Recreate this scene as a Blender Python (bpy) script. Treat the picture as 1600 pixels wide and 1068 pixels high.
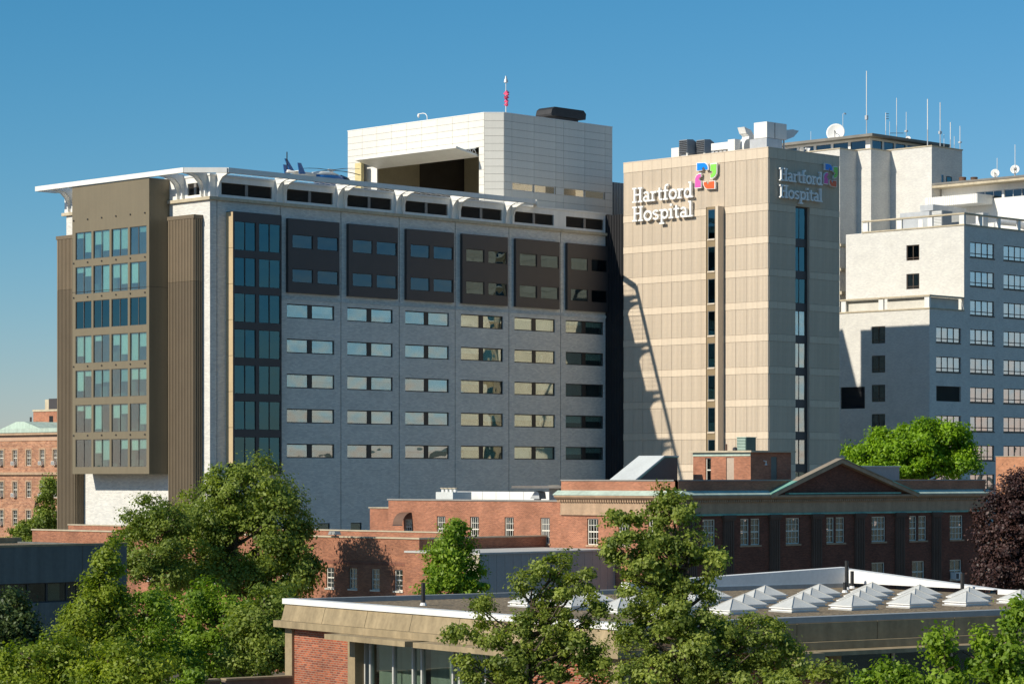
import bpy, math, random
import numpy as np
from mathutils import Vector, Matrix
random.seed(7); RNG = np.random.default_rng(11)
for o in list(bpy.data.objects): bpy.data.objects.remove(o)
scene = bpy.context.scene
COL = scene.collection
R = math.radians

# ---------------------------------------------------------------- camera, sky, sun, exposure
# World axes follow the street grid: X runs back to the right, Y runs back to the left.
ZC = 16.0            # eye height above the ground
FPX = 4240.0         # focal length in units of a 1600-wide frame
UC, VH = 800.0, 745.0
cam_d = bpy.data.cameras.new('camera'); cam = bpy.data.objects.new('camera', cam_d); COL.objects.link(cam)
cam.location = (0, 0, ZC); cam.rotation_euler = (R(90), 0, R(-45))
cam_d.sensor_width = 36; cam_d.lens = 36 * FPX / 1600; cam_d.shift_y = (VH - 534) / 1600
cam_d.clip_start = 1; cam_d.clip_end = 20000
scene.camera = cam
SUN = Vector((1.0, -0.207, -0.66)).normalized()      # direction the light travels
world = bpy.data.worlds.new('World'); scene.world = world; world.use_nodes = True
wn = world.node_tree.nodes; wl = world.node_tree.links
sky = wn.new('ShaderNodeTexSky'); sky.sky_type = 'NISHITA'; sky.sun_disc = False
sky.sun_elevation = math.asin(-SUN.z); sky.sun_rotation = math.atan2(-SUN.x, -SUN.y)
sky.altitude = 200; sky.air_density = 1.0; sky.dust_density = 0.15; sky.ozone_density = 3.0
bg = wn['Background']; bg.inputs['Strength'].default_value = 0.066
# deepen the blue overhead: the red channel of the sky falls off faster than the others
sep = wn.new('ShaderNodeSeparateColor'); com = wn.new('ShaderNodeCombineColor'); wl.new(sky.outputs[0], sep.inputs[0])
def chan(i, gain, power):
    p = wn.new('ShaderNodeMath'); p.operation = 'POWER'; p.inputs[1].default_value = power; wl.new(sep.outputs[i], p.inputs[0])
    q = wn.new('ShaderNodeMath'); q.operation = 'MULTIPLY'; q.inputs[1].default_value = gain; wl.new(p.outputs[0], q.inputs[0]); wl.new(q.outputs[0], com.inputs[i])
chan(0, 0.235, 1.8); chan(1, 1.15, 1.0); chan(2, 1.42, 1.0)
wl.new(com.outputs[0], bg.inputs[0])
sun_d = bpy.data.lights.new('sun', 'SUN'); sun_d.energy = 5.0; sun_d.angle = R(0.5); sun_d.color = (1.0, 0.92, 0.78)
sun = bpy.data.objects.new('sun', sun_d); COL.objects.link(sun)
sun.rotation_euler = SUN.to_track_quat('-Z', 'Y').to_euler(); sun.location = (-100, 100, 200)
scene.view_settings.view_transform = 'Standard'; scene.view_settings.look = 'None'
scene.view_settings.exposure = 0.0; scene.view_settings.gamma = 1.0
scene.render.engine = 'CYCLES'

# ---------------------------------------------------------------- placing helpers
S2 = math.sqrt(2)
def kk(u): return (u - UC) / FPX
def XR(u, Y): k = kk(u); return Y * (1 + k) / (1 - k)        # on a face of constant Y
def YL(u, X): k = kk(u); return X * (1 - k) / (1 + k)        # on a face of constant X
def DEP(X, Y): return (X + Y) / S2
def Z(v, d): return ZC + (VH - v) / FPX * d
def XY(u, d): r = kk(u) * d; return ((d + r) / S2, (d - r) / S2)

# ---------------------------------------------------------------- materials
MATS = {}
def nodes(name):
    m = bpy.data.materials.new(name); m.use_nodes = True
    return m, m.node_tree.nodes, m.node_tree.links, m.node_tree.nodes['Principled BSDF']
def facecoord(n, l):
    tc = n.new('ShaderNodeTexCoord'); sp = n.new('ShaderNodeSeparateXYZ'); l.new(tc.outputs['Object'], sp.inputs[0])
    ad = n.new('ShaderNodeMath'); ad.operation = 'ADD'; l.new(sp.outputs[0], ad.inputs[0]); l.new(sp.outputs[1], ad.inputs[1])
    cb = n.new('ShaderNodeCombineXYZ'); l.new(ad.outputs[0], cb.inputs[0]); l.new(sp.outputs[2], cb.inputs[1])
    return tc, cb
def mapping(n, l, src, sc):
    mp = n.new('ShaderNodeMapping'); mp.inputs['Scale'].default_value = sc; l.new(src, mp.inputs[0]); return mp.outputs[0]
def M(name, col, rough=0.75, var=0.12, scale=0.6, stretch=(1, 1, 1), bump=0.0, metal=0.0, spec=0.4, fine=0.08, streak=0.0, objvar=0.0):
    """plain surface: broad and fine noise in the colour, a little relief"""
    if name in MATS: return MATS[name]
    m, n, l, b = nodes(name)
    tc = n.new('ShaderNodeTexCoord')
    vec = mapping(n, l, tc.outputs['Object'], stretch)
    t1 = n.new('ShaderNodeTexNoise'); t1.inputs['Scale'].default_value = scale; t1.inputs['Detail'].default_value = 5; l.new(vec, t1.inputs['Vector'])
    t2 = n.new('ShaderNodeTexNoise'); t2.inputs['Scale'].default_value = scale * 9; t2.inputs['Detail'].default_value = 4; l.new(vec, t2.inputs['Vector'])
    def ranged(src, a):
        mr = n.new('ShaderNodeMapRange'); mr.inputs[1].default_value = 0.25; mr.inputs[2].default_value = 0.75
        mr.inputs[3].default_value = 1 - a; mr.inputs[4].default_value = 1 + a; l.new(src, mr.inputs[0]); return mr.outputs[0]
    f = n.new('ShaderNodeMath'); f.operation = 'MULTIPLY'; l.new(ranged(t1.outputs[0], var), f.inputs[0]); l.new(ranged(t2.outputs[0], fine), f.inputs[1])
    out = f.outputs[0]
    if streak:
        v3 = mapping(n, l, tc.outputs['Object'], (1.7, 1.7, 0.07))
        t3 = n.new('ShaderNodeTexNoise'); t3.inputs['Scale'].default_value = 1.3; t3.inputs['Detail'].default_value = 6; l.new(v3, t3.inputs['Vector'])
        g = n.new('ShaderNodeMath'); g.operation = 'MULTIPLY'; l.new(out, g.inputs[0]); l.new(ranged(t3.outputs[0], streak), g.inputs[1]); out = g.outputs[0]
    if objvar:
        oi = n.new('ShaderNodeObjectInfo'); mr = n.new('ShaderNodeMapRange'); mr.inputs[3].default_value = 1 - objvar; mr.inputs[4].default_value = 1 + objvar
        l.new(oi.outputs['Random'], mr.inputs[0])
        g = n.new('ShaderNodeMath'); g.operation = 'MULTIPLY'; l.new(out, g.inputs[0]); l.new(mr.outputs[0], g.inputs[1]); out = g.outputs[0]
    mx = n.new('ShaderNodeVectorMath'); mx.operation = 'SCALE'; mx.inputs[0].default_value = col[:3]; l.new(out, mx.inputs['Scale'])
    l.new(mx.outputs[0], b.inputs['Base Color'])
    b.inputs['Roughness'].default_value = rough; b.inputs['Metallic'].default_value = metal; b.inputs['Specular IOR Level'].default_value = spec
    if bump:
        bp = n.new('ShaderNodeBump'); bp.inputs['Strength'].default_value = bump; bp.inputs['Distance'].default_value = 0.05
        l.new(t2.outputs[0], bp.inputs['Height']); l.new(bp.outputs[0], b.inputs['Normal'])
    MATS[name] = m; return m
def BRICK(name, c1, c2, mortar, bw=0.22, bh=0.075, ms=0.01, var=0.18, streak=0.12, rough=0.85, bump=0.5, dirt=0.5):
    if name in MATS: return MATS[name]
    m, n, l, b = nodes(name); tc, cb = facecoord(n, l)
    br = n.new('ShaderNodeTexBrick'); l.new(cb.outputs[0], br.inputs['Vector'])
    br.inputs['Color1'].default_value = (*c1, 1); br.inputs['Color2'].default_value = (*c2, 1); br.inputs['Mortar'].default_value = (*mortar, 1)
    br.inputs['Scale'].default_value = 1; br.inputs['Brick Width'].default_value = bw; br.inputs['Row Height'].default_value = bh
    br.inputs['Mortar Size'].default_value = ms; br.inputs['Mortar Smooth'].default_value = 0.2; br.inputs['Bias'].default_value = 0.0
    t1 = n.new('ShaderNodeTexNoise'); t1.inputs['Scale'].default_value = dirt; t1.inputs['Detail'].default_value = 6; l.new(cb.outputs[0], t1.inputs['Vector'])
    v3 = mapping(n, l, cb.outputs[0], (1.2, 7.0, 1)); t3 = n.new('ShaderNodeTexNoise'); t3.inputs['Scale'].default_value = 1.4; t3.inputs['Detail'].default_value = 4; l.new(v3, t3.inputs['Vector'])
    def ranged(src, a):
        mr = n.new('ShaderNodeMapRange'); mr.inputs[1].default_value = 0.3; mr.inputs[2].default_value = 0.7
        mr.inputs[3].default_value = 1 - a; mr.inputs[4].default_value = 1 + a; l.new(src, mr.inputs[0]); return mr.outputs[0]
    f = n.new('ShaderNodeMath'); f.operation = 'MULTIPLY'; l.new(ranged(t1.outputs[0], var), f.inputs[0]); l.new(ranged(t3.outputs[0], streak), f.inputs[1])
    mx = n.new('ShaderNodeVectorMath'); mx.operation = 'SCALE'; l.new(br.outputs['Color'], mx.inputs[0]); l.new(f.outputs[0], mx.inputs['Scale'])
    l.new(mx.outputs[0], b.inputs['Base Color']); b.inputs['Roughness'].default_value = rough; b.inputs['Specular IOR Level'].default_value = 0.3
    bp = n.new('ShaderNodeBump'); bp.inputs['Strength'].default_value = bump; bp.inputs['Distance'].default_value = 0.03; bp.invert = True
    l.new(br.outputs['Fac'], bp.inputs['Height']); l.new(bp.outputs[0], b.inputs['Normal'])
    MATS[name] = m; return m
def GLASS(name, tint, refl, fac=0.4, wav=0.02, scale=0.5):
    """coated window glass: a mirror layer over a tinted see-through pane, slightly warped"""
    m = bpy.data.materials.new(name); m.use_nodes = True; n = m.node_tree.nodes; l = m.node_tree.links
    n.remove(n['Principled BSDF']); out = n['Material Output']
    tr = n.new('ShaderNodeBsdfTransparent'); tr.inputs[0].default_value = (*tint, 1)
    gl = n.new('ShaderNodeBsdfGlossy'); gl.inputs[0].default_value = (*refl, 1); gl.inputs['Roughness'].default_value = 0.015
    lw = n.new('ShaderNodeLayerWeight'); lw.inputs[0].default_value = 0.35
    mr = n.new('ShaderNodeMapRange'); mr.inputs[3].default_value = fac * 0.8; mr.inputs[4].default_value = min(1.0, fac + 0.5); l.new(lw.outputs['Facing'], mr.inputs[0])
    ge = n.new('ShaderNodeNewGeometry'); t = n.new('ShaderNodeTexNoise'); t.inputs['Scale'].default_value = scale; t.inputs['Detail'].default_value = 1; l.new(ge.outputs['Position'], t.inputs['Vector'])
    bp = n.new('ShaderNodeBump'); bp.inputs['Strength'].default_value = 1.0; bp.inputs['Distance'].default_value = wav
    l.new(t.outputs[0], bp.inputs['Height']); l.new(bp.outputs[0], gl.inputs['Normal'])
    mx = n.new('ShaderNodeMixShader'); l.new(mr.outputs[0], mx.inputs[0]); l.new(tr.outputs[0], mx.inputs[1]); l.new(gl.outputs[0], mx.inputs[2])
    l.new(mx.outputs[0], out.inputs[0]); return m
def LEAF(name, c_lo, c_hi, trans=0.3):
    m, n, l, b = nodes(name); out = n['Material Output']
    at = n.new('ShaderNodeAttribute'); at.attribute_name = 'tone'
    mx = n.new('ShaderNodeMix'); mx.data_type = 'RGBA'; mx.inputs[6].default_value = (*c_lo, 1); mx.inputs[7].default_value = (*c_hi, 1); l.new(at.outputs['Fac'], mx.inputs[0])
    l.new(mx.outputs[2], b.inputs['Base Color']); b.inputs['Roughness'].default_value = 0.5; b.inputs['Specular IOR Level'].default_value = 0.35
    tr = n.new('ShaderNodeBsdfTranslucent'); g = n.new('ShaderNodeMix'); g.data_type = 'RGBA'; g.blend_type = 'MULTIPLY'; g.inputs[0].default_value = 1
    l.new(mx.outputs[2], g.inputs[6]); g.inputs[7].default_value = (1.5, 1.5, 0.6, 1); l.new(g.outputs[2], tr.inputs[0])
    ms = n.new('ShaderNodeMixShader'); ms.inputs[0].default_value = trans; l.new(b.outputs[0], ms.inputs[1]); l.new(tr.outputs[0], ms.inputs[2]); l.new(ms.outputs[0], out.inputs[0])
    return m

WHITE_BRICK = BRICK('pale_glazed_brick', (0.78, 0.76, 0.70), (0.62, 0.61, 0.575), (0.56, 0.55, 0.51), 0.5, 0.15, 0.012, 0.05, 0.06)
WHITE_BRICK2 = BRICK('white_painted_brick', (0.74, 0.72, 0.66), (0.64, 0.62, 0.58), (0.58, 0.57, 0.53), 0.4, 0.14, 0.010, 0.05, 0.03)
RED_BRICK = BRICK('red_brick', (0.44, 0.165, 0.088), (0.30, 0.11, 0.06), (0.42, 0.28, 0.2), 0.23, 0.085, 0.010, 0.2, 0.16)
RED_BRICK_FG = BRICK('red_brick_mottled', (0.44, 0.12, 0.055), (0.20, 0.055, 0.035), (0.36, 0.26, 0.18), 0.23, 0.078, 0.010, 0.22, 0.1)
BROWN_BRICK = BRICK('brown_red_brick', (0.40, 0.155, 0.08), (0.25, 0.09, 0.05), (0.36, 0.24, 0.17), 0.23, 0.085, 0.010, 0.22, 0.16)
OLD_STONE = BRICK('rough_brownstone_brick', (0.50, 0.25, 0.14), (0.28, 0.12, 0.07), (0.46, 0.33, 0.24), 0.55, 0.22, 0.02, 0.2, 0.15)
BROWN = M('brown_metal_panel', (0.188, 0.156, 0.100), 0.5, 0.05, 0.3, fine=0.03, spec=0.45, streak=0.06)
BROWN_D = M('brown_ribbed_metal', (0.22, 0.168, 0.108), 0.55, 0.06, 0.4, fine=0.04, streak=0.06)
BROWN_L = M('brown_ribbed_metal_dark', (0.165, 0.127, 0.082), 0.55, 0.06, 0.4, fine=0.04, streak=0.06)  # darker tone for the lower column lengths and the caps
DARKFRAME = M('dark_bronze_frame', (0.035, 0.032, 0.03), 0.45, 0.1)
DARKPANEL = M('charcoal_spandrel', (0.062, 0.055, 0.055), 0.45, 0.06, fine=0.03)
BEIGE = M('ribbed_beige_concrete', (0.635, 0.54, 0.425), 0.9, 0.04, 0.35, fine=0.04, streak=0.05, bump=0.05, objvar=0.03)
BEIGE_L = M('smooth_beige_concrete', (0.67, 0.56, 0.43), 0.85, 0.05, 0.5, fine=0.04, streak=0.06, objvar=0.035)
JOINT = M('dark_joint', (0.10, 0.085, 0.07), 0.9)
WHITE = M('white_painted_metal', (0.80, 0.79, 0.75), 0.45, 0.04, 0.5, fine=0.03, streak=0.05)
WHITE_P = M('white_hangar_panel', (0.73, 0.71, 0.645), 0.5, 0.04, 0.4, fine=0.02, streak=0.04, objvar=0.03)
WHITE_R = M('white_roof_membrane', (0.80, 0.79, 0.76), 0.7, 0.06, 0.8, fine=0.05)
CREAM = M('cream_hangar_inside', (0.55, 0.48, 0.33), 0.7, 0.08)
LEDGE = M('tan_stone_ledge', (0.50, 0.43, 0.31), 0.85, 0.12, 1.0, streak=0.12)
CONC = M('tan_concrete', (0.315, 0.245, 0.145), 0.9, 0.12, 0.7, fine=0.12, streak=0.24, bump=0.15)
CONC_G = M('grey_concrete', (0.145, 0.150, 0.140), 0.9, 0.10, 0.5, fine=0.08, streak=0.22, bump=0.1)
GREYMETAL = M('grey_seam_metal', (0.33, 0.34, 0.335), 0.6, 0.05, streak=0.05)
GALV = M('galvanised_steel', (0.55, 0.56, 0.56), 0.42, 0.1, 1.2, metal=0.35, fine=0.08)
DARKSTEEL = M('dark_steel', (0.045, 0.045, 0.05), 0.5, 0.1)
LOUVRE = M('louvre_blade', (0.085, 0.075, 0.065), 0.6, 0.05)
STONE = M('brown_sandstone', (0.42, 0.29, 0.19), 0.9, 0.12, 0.8, fine=0.1, streak=0.14)
COPPER = M('green_copper', (0.20, 0.42, 0.33), 0.7, 0.2, 1.0, fine=0.12, streak=0.15)
COPPER_P = M('pale_copper_roof', (0.44, 0.54, 0.46), 0.75, 0.15, 0.6, streak=0.15)
PAINTWOOD = M('cream_sash_paint', (0.72, 0.69, 0.60), 0.6, 0.05)
TAR = M('tar_roof', (0.16, 0.15, 0.14), 0.95, 0.2, 0.4, fine=0.15)
INTERIOR = M('room_interior', (0.14, 0.14, 0.135), 0.9, 0.3, 0.25)
BLIND = M('roller_blind', (0.74, 0.77, 0.71), 0.8, 0.04, objvar=0.10)
CURTAIN = M('curtain', (0.42, 0.48, 0.47), 0.9, 0.25, 1.0, stretch=(6, 6, 0.1))
BLACK = M('black_void', (0.008, 0.008, 0.009), 0.8)
PIPE = M('black_pipe', (0.02, 0.02, 0.02), 0.5)
HELI_B = M('blue_gloss_paint', (0.025, 0.13, 0.36), 0.25, 0.03, spec=0.6)
PINK = M('faded_pink_fabric', (0.82, 0.10, 0.22), 0.8, 0.12)
BARK = M('bark', (0.085, 0.062, 0.045), 0.95, 0.25, 3.0, stretch=(1, 1, 0.3), bump=0.4)
GRAVEL = M('gravel', (0.225, 0.17, 0.105), 0.95, 0.14, 0.25, fine=0.1)
def gravel_detail():
    m = GRAVEL; n = m.node_tree.nodes; l = m.node_tree.links; b = n['Principled BSDF']
    tc = n.new('ShaderNodeTexCoord'); vo = n.new('ShaderNodeTexVoronoi'); vo.inputs['Scale'].default_value = 9; l.new(tc.outputs['Object'], vo.inputs['Vector'])
    src = b.inputs['Base Color'].links[0].from_socket
    mr = n.new('ShaderNodeMapRange'); mr.inputs[3].default_value = 0.45; mr.inputs[4].default_value = 1.55; l.new(vo.outputs['Color'], mr.inputs[0])
    sc = n.new('ShaderNodeVectorMath'); sc.operation = 'SCALE'; l.new(src, sc.inputs[0]); l.new(mr.outputs[0], sc.inputs['Scale']); l.new(sc.outputs[0], b.inputs['Base Color'])
    bp = n.new('ShaderNodeBump'); bp.inputs['Strength'].default_value = 0.7; bp.inputs['Distance'].default_value = 0.05; l.new(vo.outputs['Distance'], bp.inputs['Height']); l.new(bp.outputs[0], b.inputs['Normal'])
gravel_detail()
GL_SUN = GLASS('green_tinted_glass', (0.66, 0.80, 0.77), (0.80, 0.90, 0.92), 0.07, 0.010)
GL_TEAL = GLASS('deep_teal_glass', (0.18, 0.34, 0.38), (0.15, 0.34, 0.40), 0.26, 0.012)
GL_MIR = GLASS('coated_glass', (0.76, 0.90, 0.90), (0.84, 0.90, 0.86), 0.29, 0.035, 0.45)
GL_PANEL = GLASS('smoky_glass', (0.25, 0.36, 0.40), (0.28, 0.38, 0.43), 0.20, 0.022)
GL_OLD = GLASS('old_sash_glass', (0.45, 0.5, 0.48), (0.8, 0.85, 0.85), 0.25, 0.010, 1.5)
GL_WARM = GLASS('clear_office_glass', (0.55, 0.60, 0.58), (0.85, 0.88, 0.85), 0.45, 0.015)

# ---------------------------------------------------------------- mesh and object helpers
class MB:
    def __init__(s): s.v = []; s.f = []
    def quad(s, a, b, c, d):
        i = len(s.v); s.v += [tuple(a), tuple(b), tuple(c), tuple(d)]; s.f.append((i, i + 1, i + 2, i + 3)); return s
    def poly(s, pts): i = len(s.v); s.v += [tuple(p) for p in pts]; s.f.append(tuple(range(i, i + len(pts)))); return s
    def box(s, x0, x1, y0, y1, z0, z1):
        i = len(s.v)
        s.v += [(x0, y0, z0), (x1, y0, z0), (x1, y1, z0), (x0, y1, z0), (x0, y0, z1), (x1, y0, z1), (x1, y1, z1), (x0, y1, z1)]
        s.f += [(i, i + 3, i + 2, i + 1), (i + 4, i + 5, i + 6, i + 7), (i, i + 1, i + 5, i + 4), (i + 1, i + 2, i + 6, i + 5), (i + 2, i + 3, i + 7, i + 6), (i + 3, i, i + 4, i + 7)]
        return s
    def prism(s, pts, fn):
        """pts: closed outline (counter-clockwise); fn(p, e) -> xyz with e 0 or 1"""
        n = len(pts); i = len(s.v); s.v += [tuple(fn(p, 0)) for p in pts] + [tuple(fn(p, 1)) for p in pts]
        s.f.append(tuple(range(i + n - 1, i - 1, -1))); s.f.append(tuple(range(i + n, i + 2 * n)))
        for k in range(n): j = (k + 1) % n; s.f.append((i + k, i + j, i + n + j, i + n + k))
        return s
    def tube(s, pts, rad, n=8):
        pts = [Vector(p) for p in pts]; i0 = len(s.v)
        if not hasattr(rad, '__len__'): rad = [rad] * len(pts)
        for k, p in enumerate(pts):
            d = (pts[min(k + 1, len(pts) - 1)] - pts[max(k - 1, 0)]).normalized()
            a = d.cross(Vector((0, 0, 1))); a = d.cross(Vector((0, 1, 0))) if a.length < 0.05 else a
            a.normalize(); b = d.cross(a)
            for q in range(n):
                t = 2 * math.pi * q / n; w = p + (a * math.cos(t) + b * math.sin(t)) * rad[k]; s.v.append(tuple(w))
        for k in range(len(pts) - 1):
            for q in range(n):
                r = (q + 1) % n; s.f.append((i0 + k * n + q, i0 + k * n + r, i0 + (k + 1) * n + r, i0 + (k + 1) * n + q))
        s.f.append(tuple(i0 + q for q in range(n - 1, -1, -1))); s.f.append(tuple(i0 + (len(pts) - 1) * n + q for q in range(n)))
        return s
    def mesh(s, name, mat, smooth=False):
        me = bpy.data.meshes.new(name); me.from_pydata(s.v, [], s.f); me.materials.append(mat); me.update()
        if smooth: me.polygons.foreach_set('use_smooth', [True] * len(me.polygons))
        return me
def put(name, me, parent=None, loc=(0, 0, 0), rz=0.0):
    o = bpy.data.objects.new(name, me); COL.objects.link(o); o.location = loc; o.rotation_euler = (0, 0, rz); o.parent = parent; return o
def tag(o, label, cat, group=None):
    o['label'] = label; o['category'] = cat
    if group: o['group'] = group
    return o
class Thing:
    """an Empty at the thing's base; parts are given in world coordinates unless the thing is turned"""
    def __init__(s, name, label, cat, loc=(0, 0, 0), rz=0.0, group=None):
        s.o = put(name, None, None, loc, rz); tag(s.o, label, cat, group); s.loc = Vector(loc); s.rz = rz; s.o.empty_display_size = 0.5
    def rel(s, p): return tuple(Vector(p) - s.loc) if s.rz == 0 else tuple(p)
    def part(s, name, mb, mat, loc=None, rz=0.0, smooth=False):
        me = mb if isinstance(mb, bpy.types.Mesh) else mb.mesh(name, mat, smooth)
        off = s.rel(loc if loc is not None else (0, 0, 0))
        return put(name, me, s.o, off, rz)
def sub(parent, name, mb, mat, loc=(0, 0, 0), smooth=False):
    me = mb if isinstance(mb, bpy.types.Mesh) else mb.mesh(name, mat, smooth)
    return put(name, me, parent, loc)
def single(name, mb, mat, label, cat, base, group=None, smooth=False):
    """a thing that is one mesh, origin at its base"""
    mb.v = [(x - base[0], y - base[1], z - base[2]) for x, y, z in mb.v]
    return tag(put(name, mb.mesh(name, mat, smooth), None, base), label, cat, group)

CACHE = {}
def frame_mesh(w, h, vs, hs, fw, dep, mat, y0):
    """frame ring with mullions: vs / hs are positions of inner bars"""
    m = MB(); m.box(0, fw, y0, y0 + dep, 0, h); m.box(w - fw, w, y0, y0 + dep, 0, h)
    m.box(fw, w - fw, y0, y0 + dep, 0, fw); m.box(fw, w - fw, y0, y0 + dep, h - fw, h)
    for x, bw in vs: m.box(x - bw / 2, x + bw / 2, y0 + 0.004, y0 + dep - 0.004, fw, h - fw)
    for z, bw in hs: m.box(fw, w - fw, y0 + 0.008, y0 + dep - 0.008, z - bw / 2, z + bw / 2)
    return m.mesh('window', mat)
class Face:
    """a building face: local x to the viewer's right, y into the wall, z up"""
    def __init__(s, T, origin, rz): s.T = T; s.o = origin; s.rz = rz
    def put(s, name, mb, mat, loc=(0, 0, 0), smooth=False):
        c, sn = math.cos(s.rz), math.sin(s.rz)
        w = (s.o[0] + c * loc[0] - sn * loc[1], s.o[1] + sn * loc[0] + c * loc[1], s.o[2] + loc[2])
        return s.T.part(name, mb, mat, w, s.rz, smooth)
    def wall(s, x0, x1, z0, z1, holes, mat, dep=0.3, name='wall', y=0.0):
        xs = sorted({x0, x1} | {min(max(q, x0), x1) for h in holes for q in h[:2]}); zs = sorted({z0, z1} | {min(max(q, z0), z1) for h in holes for q in h[2:4]})
        m = MB()
        def inh(x, z): return any(h[0] < x < h[1] and h[2] < z < h[3] for h in holes)
        for i in range(len(xs) - 1):
            j = 0
            while j < len(zs) - 1:
                if inh((xs[i] + xs[i + 1]) / 2, (zs[j] + zs[j + 1]) / 2): j += 1; continue
                k = j
                while k + 1 < len(zs) - 1 and not inh((xs[i] + xs[i + 1]) / 2, (zs[k + 1] + zs[k + 2]) / 2): k += 1
                m.quad((xs[i], y, zs[j]), (xs[i + 1], y, zs[j]), (xs[i + 1], y, zs[k + 1]), (xs[i], y, zs[k + 1])); j = k + 1
        for h in holes:
            a, b, c, d = h[:4]; e = y + (h[4] if len(h) > 4 else dep)
            m.quad((a, y, c), (a, y, d), (a, e, d), (a, e, c)); m.quad((b, y, d), (b, y, c), (b, e, c), (b, e, d))
            m.quad((a, y, d), (b, y, d), (b, e, d), (a, e, d)); m.quad((b, y, c), (a, y, c), (a, e, c), (b, e, c))
        return s.put(name, m, mat)
    def window(s, x, z, w, h, vs=(), hs=(), fw=0.07, dep=0.1, y=0.12, frame=None, glass=None, blinds=None, btype=None, shade_y=0.3, sash=None):
        """frame part with panes and blinds as sub-parts"""
        key = ('f', round(w, 3), round(h, 3), tuple(vs), tuple(hs), fw, dep, y, frame.name)
        if key not in CACHE: CACHE[key] = frame_mesh(w, h, vs, hs, fw, dep, frame, y)
        fo = s.put('window', CACHE[key], None, (x, 0, z))
        xs = [fw] + [q for b in vs for q in (b[0] - b[1] / 2, b[0] + b[1] / 2)] + [w - fw]
        for i in range(0, len(xs), 2):
            pk = ('p', round(xs[i + 1] - xs[i], 3), round(h - 2 * fw, 3), glass.name)
            if pk not in CACHE: CACHE[pk] = MB().box(-0.01, pk[1] + 0.01, 0, 0.012, -0.01, pk[2] + 0.01).mesh('pane', glass)
            po = sub(fo, 'pane', CACHE[pk], None, (xs[i], y + dep * 0.5, fw)); po.rotation_euler = (random.uniform(-0.008, 0.008), 0, random.uniform(-0.008, 0.008))
            if blinds is not None:
                t = random.choice(blinds); 
                if t > 0.02:
                    mt = btype or BLIND; hb = round((h - 2 * fw) * t, 2); bk = ('b', pk[1], hb, mt.name)
                    if bk not in CACHE: CACHE[bk] = MB().box(0.02, pk[1] - 0.02, 0, 0.03, -hb, 0).mesh('blind', mt)
                    sub(fo, 'blind', CACHE[bk], None, (xs[i], y + shade_y, h - fw))
        return fo
FR = -math.pi / 2       # turn of a face that looks down -X

# ================================================================ ground
gm = MB(); N = 24; ext = 6000
gm.quad((-ext, -ext, 0), (ext, -ext, 0), (ext, ext, 0), (-ext, ext, 0))
g = put('ground', gm.mesh('ground', M('ground_grass_and_asphalt', (0.12, 0.115, 0.085), 0.95, 0.35, 0.02, fine=0.2))); g['kind'] = 'structure'

# ================================================================ bed tower (main hospital block)
X0, Y0 = 203.6, 254.6
T = Thing('hospital_block', 'wide grey brick hospital block with brown window panels and a white roof-edge frame', 'building', (X0, Y0, 0))
BAY = 9.87; J0 = 214.54; XE = 272.75; ZL = ZC + 33.1; ZD = ZC + 36.0
f = Face(T, (X0, Y0, 0), 0.0)
joints = [J0 + BAY * i for i in range(6)]
holes = [(j - X0 - 0.06, j - X0 + 0.06, 2, ZL, 0.12) for j in joints] + [(204.67 - X0 - 0.05, 204.67 - X0 + 0.05, 2, ZL, 0.12)]
brick_rows = [ZC + 21.25 - 4.285 * i for i in range(5)]
win = []
for j in joints:
    a = j - X0 + 1.05; b = j - X0 + 8.8
    if j == joints[-1]: a, b = j - X0 + 1.0, j - X0 + 8.5
    for zt in brick_rows: holes.append((a, b, zt - 1.75, zt, 0.35)); win.append((a, zt - 1.75, b - a))
for u0 in (498, 548):
    xa = XR(u0, Y0) - X0; holes.append((xa, xa + 1.9, ZC - 7.2, ZC - 5.7, 0.35))
    win.append((xa, ZC - 7.2, 1.9))
f.wall(0, XE - X0, 0, ZL, holes, WHITE_BRICK)
for a, z, w in win:
    if w < 3: f.window(a, z, w, 1.5, [], [], 0.1, 0.1, 0.15, DARKFRAME, GL_MIR, [0]); continue
    f.window(a, z, w, 1.75, [(w * 0.5 - 0.05, 0.72)], [], 0.13, 0.12, 0.14, DARKFRAME, GL_MIR, [0, 0, 0.3, 0.45, 0.45, 0.6, 1.0, 1.0], shade_y=0.25)
# toothed brick course between the brown panels and the windows below
m = MB()
x = 10.95
while x < XE - X0 - 0.2:
    m.prism([(x, 0), (x + 0.16, -0.13), (x + 0.30, 0)], lambda p, e: (p[0] + (0.18 if e else 0), p[1] - 0.001, ZC + 21.75 + 0.42 * e)); x += 0.36
f.put('toothed_brick_course', m, WHITE_BRICK)
# corner curtain-wall bay
YB = Y0 - 1.3; xa, xb = 206.06, 213.65; zb0, zb1 = Z(739, 328), ZC + 31.75
fb = Face(T, (xa, YB, 0), 0.0); W = xb - xa
tops = [ZC + 30.65 - 4.30 * i for i in range(7)]
hl = []
for i, t in enumerate(tops): hl += [(0.25, 3.55, t - 3.45, t), (4.05, W - 0.2, t - 3.45, t)]
fb.wall(0, W, zb0, zb1, hl, DARKPANEL, 0.2, 'bay_front')
for t in tops:
    for a, b in ((0.25, 3.55), (4.05, W - 0.2)):
        fb.window(a, t - 3.45, b - a, 3.45, [((b - a) / 2, 0.12)], [], 0.06, 0.1, 0.05, DARKFRAME, GL_TEAL, [0.1, 0.25, 0.3, 0.5, 0], shade_y=0.25)
m = MB(); fx = Face(T, (xa, Y0, 0), FR)
for i in range(7):
    za = zb1 - 4.3 * i; zz = max(zb0, za - 4.28); fx.put('side_panel', MB().box(0, 1.29, 0.0, 0.1, zz, za - 0.02), M('tan_metal_panel', (0.52, 0.40, 0.24), 0.5, 0.06))
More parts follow.
